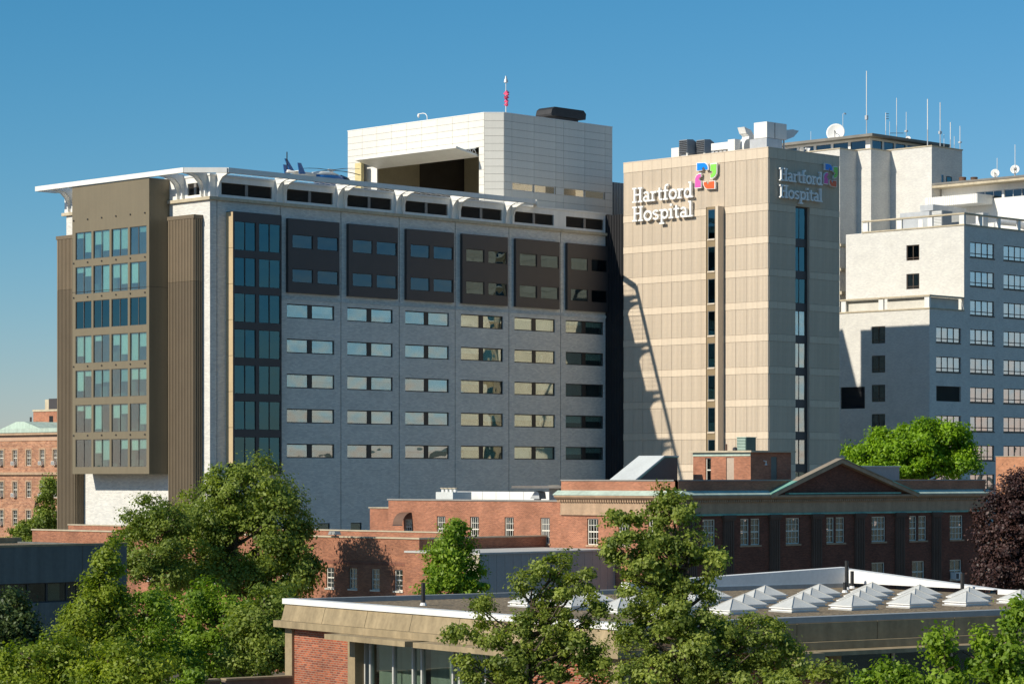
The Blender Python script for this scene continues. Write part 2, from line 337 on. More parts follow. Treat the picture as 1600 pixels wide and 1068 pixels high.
T.part('bay_box', MB().box(xb - 0.1, xb, YB, Y0, zb0, zb1).box(xa, xb, YB + 0.01, Y0, zb1, zb1 + 0.06).box(xa, xb, YB + 0.01, Y0, zb0 - 0.06, zb0).box(xa + 0.15, xb - 0.1, YB + 1.0, YB + 1.05, zb0, zb1), DARKPANEL)
# brown two-storey panels
PZ0, PZ1 = ZC + 22.65, ZC + 31.6
for j in joints:
    a, b = j + 0.9, j + 9.25
    if j == joints[-1]: b = XE + 0.05
    fp = Face(T, (a, Y0 - 0.45, 0), 0.0); w = b - a; hs = []
    for zt in (ZC + 29.75, ZC + 25.55): hs += [(0.65, 3.98, zt - 1.7, zt), (4.7, min(8.15, w - 0.12), zt - 1.7, zt)]
    fp.wall(0, w, PZ0, PZ1, hs, DARKPANEL, 0.2, 'brown_panel')
    for h in hs: fp.window(h[0], h[2], h[1] - h[0], 1.7, [], [], 0.09, 0.1, 0.06, DARKFRAME, GL_PANEL, [0, 0.3, 0.35, 1, 0], shade_y=0.2)
    T.part('panel_edge', MB().box(a, a + 0.06, Y0 - 0.449, Y0, PZ0, PZ1).box(b - 0.06, b, Y0 - 0.449, Y0, PZ0, PZ1).box(a, b, Y0 - 0.448, Y0, PZ1, PZ1 + 0.05).box(a, b, Y0 - 0.448, Y0, PZ0 - 0.05, PZ0), DARKPANEL)
    # wall brick behind is closed; a dark backing keeps the rooms shallow
    T.part('backing', MB().box(a + 0.1, b - 0.1, Y0 - 0.07, Y0 - 0.03, PZ0, PZ1), INTERIOR)
T.part('rooms', MB().box(X0 + 1.6, 290, Y0 + 1.6, 283.4, 0, ZD - 0.4), INTERIOR)
# ribbed dark return at the far end of the face, by the beige tower; the block's shadow is put into its colour
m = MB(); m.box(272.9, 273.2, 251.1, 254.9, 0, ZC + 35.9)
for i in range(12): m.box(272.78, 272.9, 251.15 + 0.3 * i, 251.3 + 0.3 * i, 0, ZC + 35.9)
T.part('ribbed_return', m, M('shade_black_metal', (0.03, 0.03, 0.033), 0.5))
# sunlit end face
def yl(Y): return 290.0 - Y        # local x on the end face
fl = Face(T, (X0, 290.0, 0), FR)
fl.wall(yl(283.6), yl(Y0), 0, ZL, [], WHITE_BRICK, name='wall')
T.part('rear_wall', MB().quad((X0, 283.6, 0), (X0, 283.6, ZD), (292, 283.6, ZD), (292, 283.6, 0)).quad((292, 258, 0), (292, 258, ZD), (292, 283.6, ZD), (292, 283.6, 0)).box(273.2, 292, 255.2, 258.2, 0, ZD), WHITE_BRICK)
def ribbed(nm, ya, yb, xf, xback, z0, z1, mat, matlow, zsplit):
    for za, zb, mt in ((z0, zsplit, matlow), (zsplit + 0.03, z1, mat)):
        m = MB(); m.box(xf + 0.10, xback, ya, yb, za, zb); y = ya + 0.05
        while y + 0.17 < yb: m.box(xf, xf + 0.10, y, y + 0.17, za, zb); y += 0.29
        x = xf + 0.2
        while x + 0.17 < xback: m.box(x, x + 0.17, ya - 0.07, ya, za, zb); x += 0.29
        T.part(nm, m, mt)
    T.part('column_cap', MB().box(xf - 0.05, xback, ya - 0.12, yb + 0.05, z1 + 0.005, z1 + 0.45), BROWN_L)
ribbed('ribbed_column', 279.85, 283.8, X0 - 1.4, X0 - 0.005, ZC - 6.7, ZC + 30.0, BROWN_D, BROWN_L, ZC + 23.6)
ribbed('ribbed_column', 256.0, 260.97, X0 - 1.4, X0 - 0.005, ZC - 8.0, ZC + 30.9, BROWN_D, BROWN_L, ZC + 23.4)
# projecting window box on the sunlit end
XB = X0 - 3.1; yb0, yb1 = 262.4, 278.05; bz0, bz1 = ZC + 0.4, ZC + 36.1
fx = Face(T, (XB, yb1, 0), FR); W = yb1 - yb0
rows = [ZC + 30.37 - 4.285 * i for i in range(7)]; ww = 3.31
hs = [(0.68 + c * (ww + 0.4), 0.68 + c * (ww + 0.4) + ww, t - 3.4, t) for t in rows for c in range(4)]
fx.wall(0, W, bz0, bz1, hs, BROWN, 0.25, 'box_front')
for h in hs:
    lit = h[3] < ZC + 24 and h[3] > ZC + 20
    fx.window(h[0], h[2], ww, 3.4, [(ww / 2, 0.09)], [], 0.06, 0.1, 0.06, M('grey_bronze_frame', (0.11, 0.10, 0.085), 0.4), GL_TEAL if lit else GL_SUN, [0.0, 0.0, 1.0] if lit else [0.2, 0.35, 0.45, 0.5, 0.75, 0.9, 1.0, 0.0, 0.4], btype=random.choice([BLIND, BLIND, BLIND, CURTAIN]), shade_y=0.2)
for r_ in range(7):
    for c in range(6):
        if r_ in (3, 5): continue
        zz = rows[r_] + 0.5 if r_ else ZC + 31.9
        fx.put('panel_bolt', MB().tube([(0.35 + 2.9 * c, -0.09, zz), (0.35 + 2.9 * c, 0.01, zz)], 0.11, 8), DARKFRAME)  # small dark bolts on the panel seams
T.part('box_sides', MB().box(XB + 0.005, X0, yb0, yb0 + 0.2, bz0, bz1).box(XB + 0.005, X0, yb1 - 0.2, yb1, bz0, bz1).box(XB + 0.26, X0, yb0 + 0.2, yb1 - 0.2, bz0, bz0 + 0.2).box(XB + 0.26, X0, yb0 + 0.2, yb1 - 0.2, bz1 - 0.2, bz1), BROWN)
T.part('box_rooms', MB().box(XB + 2.2, XB + 2.3, yb0 + 0.21, yb1 - 0.21, bz0 + 0.2, bz1 - 0.2), INTERIOR)
for t in rows[:-1]: T.part('floor_slab', MB().box(XB + 0.3, XB + 2.19, yb0 + 0.21, yb1 - 0.21, t - 3.95, t - 3.65), INTERIOR)
T.part('seam', MB().box(XB - 0.012, XB + 0.001, yb0, yb1, ZC + 22.95, ZC + 23.0).box(XB, X0, yb0 - 0.012, yb0 + 0.001, ZC + 22.95, ZC + 23.0), DARKFRAME)
# ledge, louvre storey and roof deck
T.part('ledge', MB().box(X0 - 0.35, XE + 0.3, Y0 - 0.35, Y0 + 0.3, ZL, ZL + 0.38).box(X0 - 0.35, X0 + 0.3, Y0 + 0.3, yb0 - 0.01, ZL, ZL + 0.38).box(X0 - 0.35, X0 + 0.3, yb1 + 0.01, 284.2, ZL, ZL + 0.38), LEDGE)
lv = [(205.35, 213.25)] + [(j + 1.05, j + 8.55) for j in joints]
lz0, lz1 = ZL + 0.75, ZC + 35.3
hs = [(a - X0, b - X0, lz0, lz1, 0.5) for a, b in lv]
f.wall(0.0, XE - X0, ZL + 0.38, ZD, hs, WHITE, 0.5, 'louvre_wall')
hsl = [(yl(258.9), yl(256.2), lz0, lz1, 0.5), (yl(281.6), yl(279.6), lz0, lz1, 0.5)]
fl.wall(yl(284.0), yl(Y0), ZL + 0.38, ZD, hsl, WHITE, 0.5, 'louvre_wall')
def louvre(face, a, b, z0, z1):
    w = b - a; m = MB(); z = z0
    while z < z1 - 0.05: m.quad((a, 0.12, z), (b, 0.12, z), (b, 0.34, z + 0.14), (a, 0.34, z + 0.14)); z += 0.16
    m.box(a, b, 0.40, 0.45, z0, z1)
    lo = face.put('louvre', m, LOUVRE)
    sub(lo, 'mullion', MB().box(a + w / 2 - 0.22, a + w / 2 + 0.22, 0.08, 0.2, z0, z1), M('grey_mullion', (0.22, 0.21, 0.20), 0.5))
for a, b in lv: louvre(f, a - X0, b - X0, lz0, lz1)
for h in hsl: louvre(fl, h[0], h[1], lz0, lz1)
T.part('parapet_cap', MB().box(X0 - 0.1, XE + 0.1, Y0 - 0.1, Y0 + 0.5, ZD + 0.001, ZD + 0.25).box(X0 - 0.1, X0 + 0.5, Y0 + 0.5, 284.0, ZD + 0.001, ZD + 0.25), WHITE)
T.part('roof_deck', MB().box(X0 + 0.5, 292, Y0 + 0.5, 284, ZD - 0.35, ZD), M('pale_deck_concrete', (0.46, 0.43, 0.36), 0.9, 0.1))
# white frame that runs round the roof edge, on paired curved brackets
BX, BY = 200.5, 252.0; c = 3.6; zt, zb = ZC + 36.75, ZC + 36.15
A = (BX, BY + c + 0.0); B = (BX + c, BY)
def beam(p, q, hw=0.22, z0=zb, z1=zt):
    p = Vector((*p, 0)); q = Vector((*q, 0)); d = (q - p).normalized(); nrm = Vector((-d.y, d.x, 0)) * hw
    pts = [p - nrm, q - nrm, q + nrm, p + nrm]
    return MB().prism([(v.x, v.y) for v in pts], lambda t, e: (t[0], t[1], z1 if e else z0))
END = 256.2
for p, q in (((BX, 285.7), (BX, A[1] - 0.05)), (A, B), ((B[0] + 0.05, BY), (END, BY)), ((END + 0.2, BY + 0.1), (END + 2.6, Y0 - 0.15)), ((BX + 0.2, 285.6), (X0, 285.6))):
    T.part('frame_beam', beam(p, q), WHITE)
prof = [(0.0, ZC + 33.55), (0.28, ZC + 33.55), (0.34, ZC + 34.5), (0.62, ZC + 35.25), (1.15, ZC + 35.8), (1.9, ZC + 36.05), (2.42, ZC + 36.12), (2.42, ZC + 36.45), (0.0, ZC + 36.45)]
def bracket(face, x, s=1.0): face.put('bracket', MB().prism(prof, lambda p, e: (x - 0.11 + 0.22 * e, -p[0] * s, p[1])), WHITE)
for j in [204.45, J0] + joints[1:4] + [joints[4]]:
    for dx in ((-0.75, 0.55) if j > 205 else (0.2,)): bracket(f, j - X0 + dx)
for y_ in (255.2, 256.0, 259.6, 260.6, 279.0, 281.9, 282.9): bracket(fl, yl(y_), 1.19)
# safety net strung between frame and parapet
m = MB()
for i in range(58):
    x = X0 + 1 + i * 0.9
    if x < END: m.box(x, x + 0.03, BY + 0.2, Y0, ZD + 0.30 - 0.0, ZD + 0.33)
T.part('net_cable', m, GALV)

# ================================================================ helicopter hangar on that roof
HX0, HX1, HY0, HY1, HC = 254.8, 278.0, 258.2, 287.6, 1.86; HT = ZC + 48.8
H = Thing('helicopter_hangar', 'white panelled hangar with raised door on top of the grey hospital block', 'hangar', (HX0, HY0 + HC, ZD))
hl_ = Face(H, (HX0, HY1, 0), FR); hr = Face(H, (HX0 + HC, HY0, 0), 0.0)
LW = HY1 - HY0 - HC; ox0, ox1 = 2.6, LW - 1.0; oz = ZC + 44.3
H.part('shell', MB().box(HX0 + 0.05, HX0 + 0.4, HY1 - ox0, HY1, ZD, HT).box(HX0 + 0.05, HX0 + 0.4, HY0 + HC + 0.05, HY1 - ox1, ZD, HT).box(HX0 + 0.05, HX0 + 0.4, HY1 - ox1, HY1 - ox0, oz + 0.01, HT)
       .box(HX0 + HC + 0.05, HX1, HY0 + 0.05, HY0 + 0.4, ZD, ZC + 38.55).box(HX0 + HC + 0.05, HX1, HY0 + 0.05, HY0 + 0.4, ZC + 39.65, HT).box(HX1 - 0.4, HX1, HY0 + 0.4, HY1, ZD, HT).box(HX0 + 0.4, HX1 - 0.4, HY1 - 0.3, HY1, ZD, HT), JOINT)
H.part('chamfer_wall', MB().prism([(HX0 + 0.05, HY0 + HC + 0.05), (HX0 + HC + 0.05, HY0 + 0.05), (HX0 + HC + 0.4, HY0 + 0.2), (HX0 + 0.4, HY0 + HC + 0.2)], lambda p, e: (p[0], p[1], HT if e else ZD)), JOINT)
H.part('roof', MB().prism([(HX0 + 0.4, HY0 + HC + 0.25), (HX0 + HC + 0.45, HY0 + 0.4), (HX1 - 0.4, HY0 + 0.4), (HX1 - 0.4, HY1 - 0.3), (HX0 + 0.4, HY1 - 0.3)], lambda p, e: (p[0], p[1], HT - 0.6 + 0.4 * e)), WHITE)
pm = {}
def panel(face, x, z, w, h, mat, y=-0.03, t=0.07, g=0.018, name='cladding_panel'):
    key = (round(w, 3), round(h, 3), mat.name, y, t, g, name)
    if key not in pm: pm[key] = MB().box(g, w - g, y, y + t, g, h - g).mesh(name, mat)
    return face.put(name, pm[key], None, (x, 0, z))
cw = LW / 9
for r_ in range(5):
    for c_ in range(9): panel(hl_, c_ * cw, HT - 0.9 * (r_ + 1), cw, 0.9, WHITE_P)
for r_ in range(8):
    panel(hl_, 0, oz - 1.02 * (r_ + 1), ox0, 1.02, WHITE_P); panel(hl_, ox1, oz - 1.02 * (r_ + 1), LW - ox1, 1.02, WHITE_P)
wl_ = [1.5, 4.25, 4.25, 1.5, 4.25, 4.1, 1.5]; s_ = sum(wl_); wl_ = [w * (HX1 - HX0 - HC) / s_ for w in wl_]
for r_ in range(12):
    x = 0
    for i, w in enumerate(wl_):
        z0_ = HT - 1.02 * (r_ + 1)
        if r_ == 9 and i in (1, 2, 4, 5): hr.window(x + 0.1, ZC + 38.62, w - 0.2, 1.0, [], [], 0.06, 0.1, 0.05, WHITE, GL_WARM, [0])
        else: panel(hr, x, z0_, w, 1.02, WHITE_P)
        x += w
hc = Face(H, (HX0, HY0 + HC, 0), -math.pi / 4); CW = HC * S2
for r_ in range(12): panel(hc, 0, HT - 1.02 * (r_ + 1), CW, 1.02, WHITE_P)
H.part('coping', MB().box(HX0 - 0.06, HX0 + 0.5, HY0 + HC, HY1 + 0.06, HT + 0.002, HT + 0.12).box(HX0 + HC, HX1 + 0.06, HY0 - 0.06, HY0 + 0.5, HT + 0.002, HT + 0.12).box(HX0, HX1, HY1 - 0.5, HY1 + 0.02, HT + 0.002, HT + 0.1).prism([(HX0 - 0.06, HY0 + HC), (HX0 + HC, HY0 - 0.06), (HX0 + HC, HY0 + 0.5), (HX0 + 0.5, HY0 + HC)], lambda p, e: (p[0], p[1], HT + 0.003 + 0.118 * e)), WHITE)
# raised tilt-up door, its lifting truss, yellowish jamb column and inner walls
ya, yb_ = HY1 - ox0 - 3.4, HY1 - ox1 + 0.3
d = MB().prism([(0.3, oz - 1.25), (0.3, oz - 1.0), (-4.0, oz - 0.15), (-4.0, oz - 0.4)], lambda p, e: (HX0 + p[0], ya if e else yb_, p[1]))
dd = H.part('tilt_door', d, WHITE)
m = MB()
for i in range(26): y = yb_ + (ya - yb_) * i / 25; m.tube([(HX0 - 0.25, y, oz - 0.85), (HX0 - 0.25, y + 0.45, oz - 0.05)], 0.035, 5); m.tube([(HX0 - 0.25, y + 0.45, oz - 0.05), (HX0 - 0.25, y + 0.9, oz - 0.85)], 0.035, 5)
m.box(HX0 - 0.33, HX0 - 0.17, yb_, ya, oz - 0.16, oz - 0.04)
put('truss', m.mesh('truss', GALV), H.o, tuple(-H.loc))
H.part('jamb_column', MB().box(HX0 - 0.5, HX0 + 0.03, HY1 - ox0 - 0.75, HY1 - ox0 + 0.55, ZD, oz - 0.2), M('yellow_jamb', (0.62, 0.52, 0.26), 0.6))
H.part('inner_wall', MB().box(HX0 + 0.45, HX0 + 13, HY1 - 0.9, HY1 - 0.5, ZD, HT - 0.6).box(HX1 - 1.2, HX1 - 0.6, HY0 + 0.5, HY1 - 0.9, ZD, HT - 0.6).box(HX0 + 2.6, HX1 - 1.2, HY0 + 0.45, HY0 + 0.9, ZD, ZC + 38.5).box(HX0 + 2.6, HX1 - 1.2, HY0 + 0.45, HY0 + 0.9, ZC + 39.8, HT - 0.6), CREAM)
H.part('door_pocket', MB().box(HX0 + 1.1, HX0 + 1.3, 282.7, HY1 - 1.0, ZD, oz + 0.3), WHITE)
for i in range(6): H.part('roof_truss', MB().box(HX0 + 0.5, HX1 - 1.3, HY0 + 3 + 4.3 * i, HY0 + 3.2 + 4.3 * i, HT - 1.6, HT - 0.65), DARKSTEEL)
# screen wall beside the hangar
scr = MB().box(279.0, 287.5, 259.5, 268, ZD, ZC + 41.4)
for i in range(15): scr.box(279.1 + 0.55 * i, 279.3 + 0.55 * i, 259.42, 259.5, ZD, ZC + 41.4)
single('roof_screen', scr, GREYMETAL, 'grey ribbed metal screen on the roof between hangar and beige tower', 'screen', (283, 264, ZD))
# black hood on the hangar roof
hx, hy = XR(875, 262.0), 262.0; hz = HT - 0.2
T_ = Thing('exhaust_hood', 'low black curb-mounted exhaust hood on the hangar roof', 'vent', (hx, hy, hz))
T_.part('curb', MB().box(hx - 2.0, hx + 2.6, hy - 1.0, hy + 1.0, hz, hz + 1.25), DARKSTEEL)
m = MB().prism([(-3.3, 0.95), (-3.2, 0.7), (3.6, 0.7), (3.7, 1.5), (3.2, 1.95), (-2.6, 1.95), (-3.1, 1.6)], lambda p, e: (hx + p[0], hy - 1.5 + 3 * e, hz + 0.5 + p[1])); T_.part('hood', m, M('black_hood', (0.03, 0.03, 0.032), 0.6, 0.3, 0.8))
# windsock
wx, wy = XR(790.5, HY0 + 0.9), HY0 + 0.9; d_ = DEP(wx, wy); wz = HT - 0.2
T_ = Thing('windsock', 'limp pink windsock on a thin white mast above the hangar corner', 'windsock', (wx, wy, wz))
T_.part('mast', MB().tube([(wx, wy, wz), (wx, wy, Z(123, d_))], [0.06, 0.045], 8), WHITE)
m = MB(); rr = [0.08, 0.36, 0.42, 0.26, 0.36, 0.24, 0.30, 0.32, 0.16]
m.tube([(wx + 0.1 * math.sin(i * 1.7) + 0.1, wy, Z(141 + 3.1 * i, d_)) for i in range(9)], rr, 10); T_.part('sock', m, PINK, smooth=True)
T_.part('beacon', MB().tube([(wx, wy, Z(129, d_)), (wx, wy, Z(126, d_)), (wx, wy, Z(122, d_)), (wx, wy, Z(119, d_))], [0.30, 0.26, 0.12, 0.1], 10), GALV)
# camera on a gooseneck
gx, gy = HX0 + 0.6, YL(668, HX0 + 0.6); d_ = DEP(gx, gy)
T_ = Thing('gooseneck_camera', 'white gooseneck camera pole at the edge of the hangar roof', 'camera', (gx, gy, HT - 0.2))
T_.part('arm', MB().tube([(gx, gy, HT - 0.2), (gx, gy + 0.1, HT + 0.75), (gx, gy + 0.4, HT + 1.1), (gx, gy + 0.9, HT + 1.22), (gx, gy + 1.8, HT + 1.2)], 0.06, 8), WHITE)
T_.part('dome', MB().tube([(gx, gy + 1.8, HT + 1.24), (gx, gy + 1.8, HT + 1.05), (gx, gy + 1.8, HT + 0.85), (gx, gy + 1.8, HT + 0.68)], [0.08, 0.17, 0.17, 0.06], 10), WHITE)

# ================================================================ helicopter on the pad
hx0, hy_, hz_ = 244.6, 280.0, ZD + 2.35
T.part('helipad', MB().box(235, 254.0, 272, 283.5, ZD + 0.002, ZD + 2.35), M('pale_deck_concrete', (0.46, 0.43, 0.36), 0.9, 0.1))
K = Thing('helicopter', 'blue and white medical helicopter parked on the roof pad before the hangar door', 'helicopter', (hx0, hy_, hz_))
def loft(secs, n=14):
    m = MB(); i0 = 0
    for x, zc_, ry, rz_ in secs:
        for q in range(n): t = 2 * math.pi * q / n; m.v.append((hx0 + x, hy_ + ry * math.copysign(abs(math.cos(t)) ** 0.8, math.cos(t)), hz_ + zc_ + rz_ * math.copysign(abs(math.sin(t)) ** 0.8, math.sin(t))))
    for k in range(len(secs) - 1):
        for q in range(n): r_ = (q + 1) % n; m.f.append((k * n + q, k * n + r_, (k + 1) * n + r_, (k + 1) * n + q))
    m.f.append(tuple(range(n - 1, -1, -1))); m.f.append(tuple((len(secs) - 1) * n + q for q in range(n))); return m
K.part('fuselage', loft([(-2.6, 2.3, 0.5, 0.55), (-1.6, 2.0, 0.85, 0.95), (0, 1.9, 0.98, 1.15), (1.8, 1.85, 0.98, 1.15), (3.2, 1.7, 0.9, 1.0), (4.1, 1.4, 0.6, 0.6), (4.6, 1.2, 0.15, 0.2)]), HELI_B, smooth=True)
K.part('engine_cowling', loft([(-3.0, 2.85, 0.25, 0.2), (-1.6, 2.95, 0.6, 0.36), (0.4, 3.0, 0.62, 0.36), (1.5, 2.9, 0.4, 0.2)], 12), WHITE, smooth=True)
K.part('windscreen', loft([(2.0, 2.2, 0.992, 0.86), (3.0, 2.05, 0.93, 0.8), (3.75, 1.75, 0.74, 0.55)], 14), M('dark_canopy_glass', (0.02, 0.03, 0.05), 0.05, spec=0.8), smooth=True)
K.part('tail_boom', loft([(-2.3, 2.55, 0.42, 0.42), (-5.0, 2.7, 0.28, 0.3), (-7.4, 2.85, 0.18, 0.2)], 10), WHITE, smooth=True)
K.part('tail_fin', MB().prism([(-6.9, 2.7), (-7.9, 4.5), (-7.5, 4.5), (-6.2, 2.9)], lambda p, e: (hx0 + p[0], hy_ - 0.08 + 0.16 * e, hz_ + p[1])), HELI_B)
for s in (-1, 1):
    K.part('end_plate', MB().prism([(-6.6, 2.4), (-6.9, 3.9), (-6.3, 3.9), (-5.5, 2.5)], lambda p, e: (hx0 + p[0], hy_ + s * 1.5 - 0.05 + 0.1 * e, hz_ + p[1])), HELI_B)
    K.part('skid', MB().tube([(hx0 - 1.8, hy_ + s * 1.1, hz_ + 0.07), (hx0 + 2.6, hy_ + s * 1.1, hz_ + 0.07), (hx0 + 3.2, hy_ + s * 1.1, hz_ + 0.4)], 0.06, 6).tube([(hx0 - 0.9, hy_ + s * 1.1, hz_ + 0.07), (hx0 - 0.9, hy_ + s * 0.6, hz_ + 0.95)], 0.05, 6).tube([(hx0 + 1.7, hy_ + s * 1.1, hz_ + 0.07), (hx0 + 1.7, hy_ + s * 0.6, hz_ + 0.95)], 0.05, 6), DARKSTEEL)
K.part('stabilizer', MB().box(hx0 - 6.5, hx0 - 5.8, hy_ - 1.45, hy_ + 1.45, hz_ + 2.85, hz_ + 2.93), WHITE)
K.part('tail_rotor', MB().box(hx0 - 7.75, hx0 - 7.6, hy_ - 0.25, hy_ - 0.2, hz_ + 3.1, hz_ + 5.4), DARKSTEEL)
K.part('rotor_mast', MB().tube([(hx0 + 0.4, hy_, hz_ + 3.1), (hx0 + 0.4, hy_, hz_ + 3.72)], [0.3, 0.16], 10).box(hx0 - 0.1, hx0 + 0.9, hy_ - 0.15, hy_ + 0.15, hz_ + 3.48, hz_ + 3.72), GALV)
for i in range(4):
    a = R(2 + 90 * i); ca, sa = math.cos(a), math.sin(a); m = MB(); P = []
    for r_, dz in ((0.4, 3.6), (2.5, 3.62), (4.2, 3.52), (5.5, 3.36)): P.append((hx0 + 0.4 + r_ * ca, hy_ + r_ * sa, hz_ + dz))
    for k in range(3):
        p, q = Vector(P[k]), Vector(P[k + 1]); nn = Vector((-sa, ca, 0)) * 0.14; u_ = Vector((0, 0, 0.025)); i0 = len(m.v)
        m.v += [tuple(w) for w in (p - nn - u_, q - nn - u_, q + nn - u_, p + nn - u_, p - nn + u_, q - nn + u_, q + nn + u_, p + nn + u_)]
        m.f += [(i0, i0 + 3, i0 + 2, i0 + 1), (i0 + 4, i0 + 5, i0 + 6, i0 + 7), (i0, i0 + 1, i0 + 5, i0 + 4), (i0 + 2, i0 + 3, i0 + 7, i0 + 6)]
    K.part('rotor_blade', m, DARKSTEEL)

# ================================================================ beige concrete tower
BXX, BYY, BYL, BXR = 272.5, 225.5, 251.0, 287.4; BT = ZC + 42.7
BTW = Thing('concrete_tower', 'beige ribbed concrete tower carrying large signs near its top', 'tower', (BXX, BYY, 0))
b0 = [ZC + 35.53 - 4.23 * i for i in range(9)]          # tops of the smooth bands
fl = Face(BTW, (BXX, BYL, 0), FR); fr = Face(BTW, (BXX, BYY, 0), 0.0)
SL = (15.75, 18.1); SR = (5.6, 8.55); LWd = BYL - BYY; RWd = BXR - BXX
BTW.part('core', MB().box(BXX + 0.1, BXR, BYY + 1.5, BYL, 0, BT - 0.3).box(BXX + 0.1, BXX + SR[0], BYY + 0.1, BYY + 1.5, 0, BT - 0.3).box(BXX + SR[1], BXR, BYY + 0.1, BYY + 1.5, 0, BT - 0.3).box(BXX + SR[0], BXX + SR[1], BYY + 0.1, BYY + 1.5, b0[0], BT - 0.3), M('sandy_joint', (0.50, 0.42, 0.33), 0.9))
BTW.part('shadow_extension', MB().box(278.2, BXR - 0.02, BYL + 0.003, 252.9, 0, BT - 0.2), BEIGE)  # unseen block added to widen the tower's shadow on the ward block
BTW.part('lower_wall', MB().box(BXX - 0.02, BXX + 0.08, BYY + 0.02, BYL, 0, b0[8] - 0.98).box(BXX + 0.0, BXX + SR[0], BYY - 0.02, BYY + 0.08, 0, b0[8] - 0.98).box(BXX + SR[1], BXR, BYY - 0.02, BYY + 0.08, 0, b0[8] - 0.98), BEIGE)
def rib_panel(w, h, t=0.16):
    key = ('rib', round(w, 3), round(h, 3))
    if key not in CACHE:
        g = 0.02; n = max(4, int(w / 0.21)); m = MB(); p = (w - 2 * g) / n; prof = []
        for i in range(n):
            x = g + i * p; prof += [(x, 0.03), (x + p * 0.38, 0.03), (x + p * 0.5, -0.03), (x + p * 0.88, -0.03)]
        prof += [(w - g, 0.03)]
        for (x1, y1), (x2, y2) in zip(prof, prof[1:]): m.quad((x1, y1, g), (x2, y2, g), (x2, y2, h - g), (x1, y1, h - g))
        m.poly([(x, y, h - g) for x, y in prof] + [(w - g, 0.12, h - g), (g, 0.12, h - g)])
        m.quad((g, 0.12, g), (g, 0.03, g), (g, 0.03, h - g), (g, 0.12, h - g)); m.quad((w - g, 0.03, g), (w - g, 0.12, g), (w - g, 0.12, h - g), (w - g, 0.03, h - g))
        CACHE[key] = m.mesh('ribbed_panel', BEIGE)
    return CACHE[key]
def tower_face(face, cols, slot):
    for x, w in cols:
        inslot = slot[0] - 0.01 <= x < slot[1] - 0.1
        panel(face, x, BT - 1.3, w, 1.3, BEIGE_L, -0.03, 0.15, 0.014, 'band_panel')
        face.put('ribbed_panel', rib_panel(w, BT - 1.3 - b0[0]), None, (x, 0, b0[0]))
        if inslot: continue
        for i, t in enumerate(b0):
            panel(face, x, t - 0.93, w, 0.93, BEIGE_L, -0.03, 0.15, 0.014, 'band_panel')
            if i < 8: face.put('ribbed_panel', rib_panel(w, 3.30), None, (x, 0, t - 4.23))
def cols(a, b, n): w = (b - a) / n; return [(a + w * i, w) for i in range(n)]
tower_face(fl, cols(0.0, SL[0], 9) + [(SL[0], SL[1] - SL[0])] + cols(SL[1], LWd, 4), SL)
tower_face(fr, cols(0.03, SR[0], 3) + [(SR[0], SR[1] - SR[0])] + cols(SR[1], RWd, 4), SR)
BTW.part('parapet', MB().box(BXX - 0.05, BXX + 0.5, BYY - 0.05, BYL, BT + 0.002, BT + 0.14).box(BXX + 0.5, BXR, BYY - 0.05, BYY + 0.5, BT + 0.002, BT + 0.14).box(BXR - 0.5, BXR - 0.01, BYY + 0.5, BYL, BT - 0.3, BT + 0.13).box(BXX + 0.5, BXR, BYL - 0.5, BYL - 0.01, BT - 0.3, BT + 0.12), BEIGE_L)
# window bay standing out of the sunlit face
ff = Face(BTW, (BXX - 1.2, 235.1, 0), FR); zt_ = b0[0] + 0.05; hs = []
for i in range(9):
    t = b0[i] - 0.98 if i else b0[0] - 0.1
    hs.append((0.32, 1.55, b0[i] - 4.2, b0[i] - 0.98 if i else b0[0] - 0.3))
ff.wall(0, 2.1, 0, zt_, hs, M('olive_spandrel', (0.27, 0.20, 0.115), 0.7, 0.06), 0.25, 'bay_front')
for i, h in enumerate(hs): ff.window(h[0], h[2], h[1] - h[0], h[3] - h[2], [], [], 0.05, 0.08, 0.05, GALV, GL_TEAL, [0.0, 0.0, 0.12] if i else [0.25], btype=BLIND)
BTW.part('bay_pier', MB().box(BXX - 1.25, BXX, 232.95, 233.06, 0, zt_ + 0.02).box(BXX - 1.26, BXX - 1.205, 232.95, 233.42, 0, zt_ + 0.02).box(BXX - 1.2, BXX, 235.0, 235.1, 0, zt_).box(BXX - 1.19, BXX, 233.1, 235.0, zt_ - 0.1, zt_ - 0.005), BEIGE)
for h in hs: sub_ = BTW.part('sill', MB().box(BXX - 1.3, BXX - 1.205, 233.55, 234.8, h[2] - 0.18, h[2]), BEIGE_L)
BTW.part('bay_rooms', MB().box(BXX - 0.5, BXX - 0.4, 233.1, 234.95, 0, zt_), INTERIOR)
BTW.part('bay_dark_strip', MB().box(BXX - 0.4, BXX + 0.1, 235.12, 235.3, 0, zt_), DARKFRAME)  # thin dark strip where the bay meets the wall
# recessed window strip in the shaded face
fs = Face(BTW, (BXX + SR[0], BYY + 0.4, 0), 0.0); hs = [(0.0, 2.62, b0[i] - 4.2, b0[i] - 1.0 if i else b0[0] - 0.15) for i in range(9)]
fs.wall(0, SR[1] - SR[0], 0, b0[0], hs, DARKPANEL, 0.2, 'strip_spandrel')
for h in hs: fs.window(0.02, h[2], 2.58, h[3] - h[2], [(1.25, 0.12)], [], 0.04, 0.08, 0.04, DARKFRAME, GL_MIR if h[3] < ZC + 22 else GL_TEAL, [0])
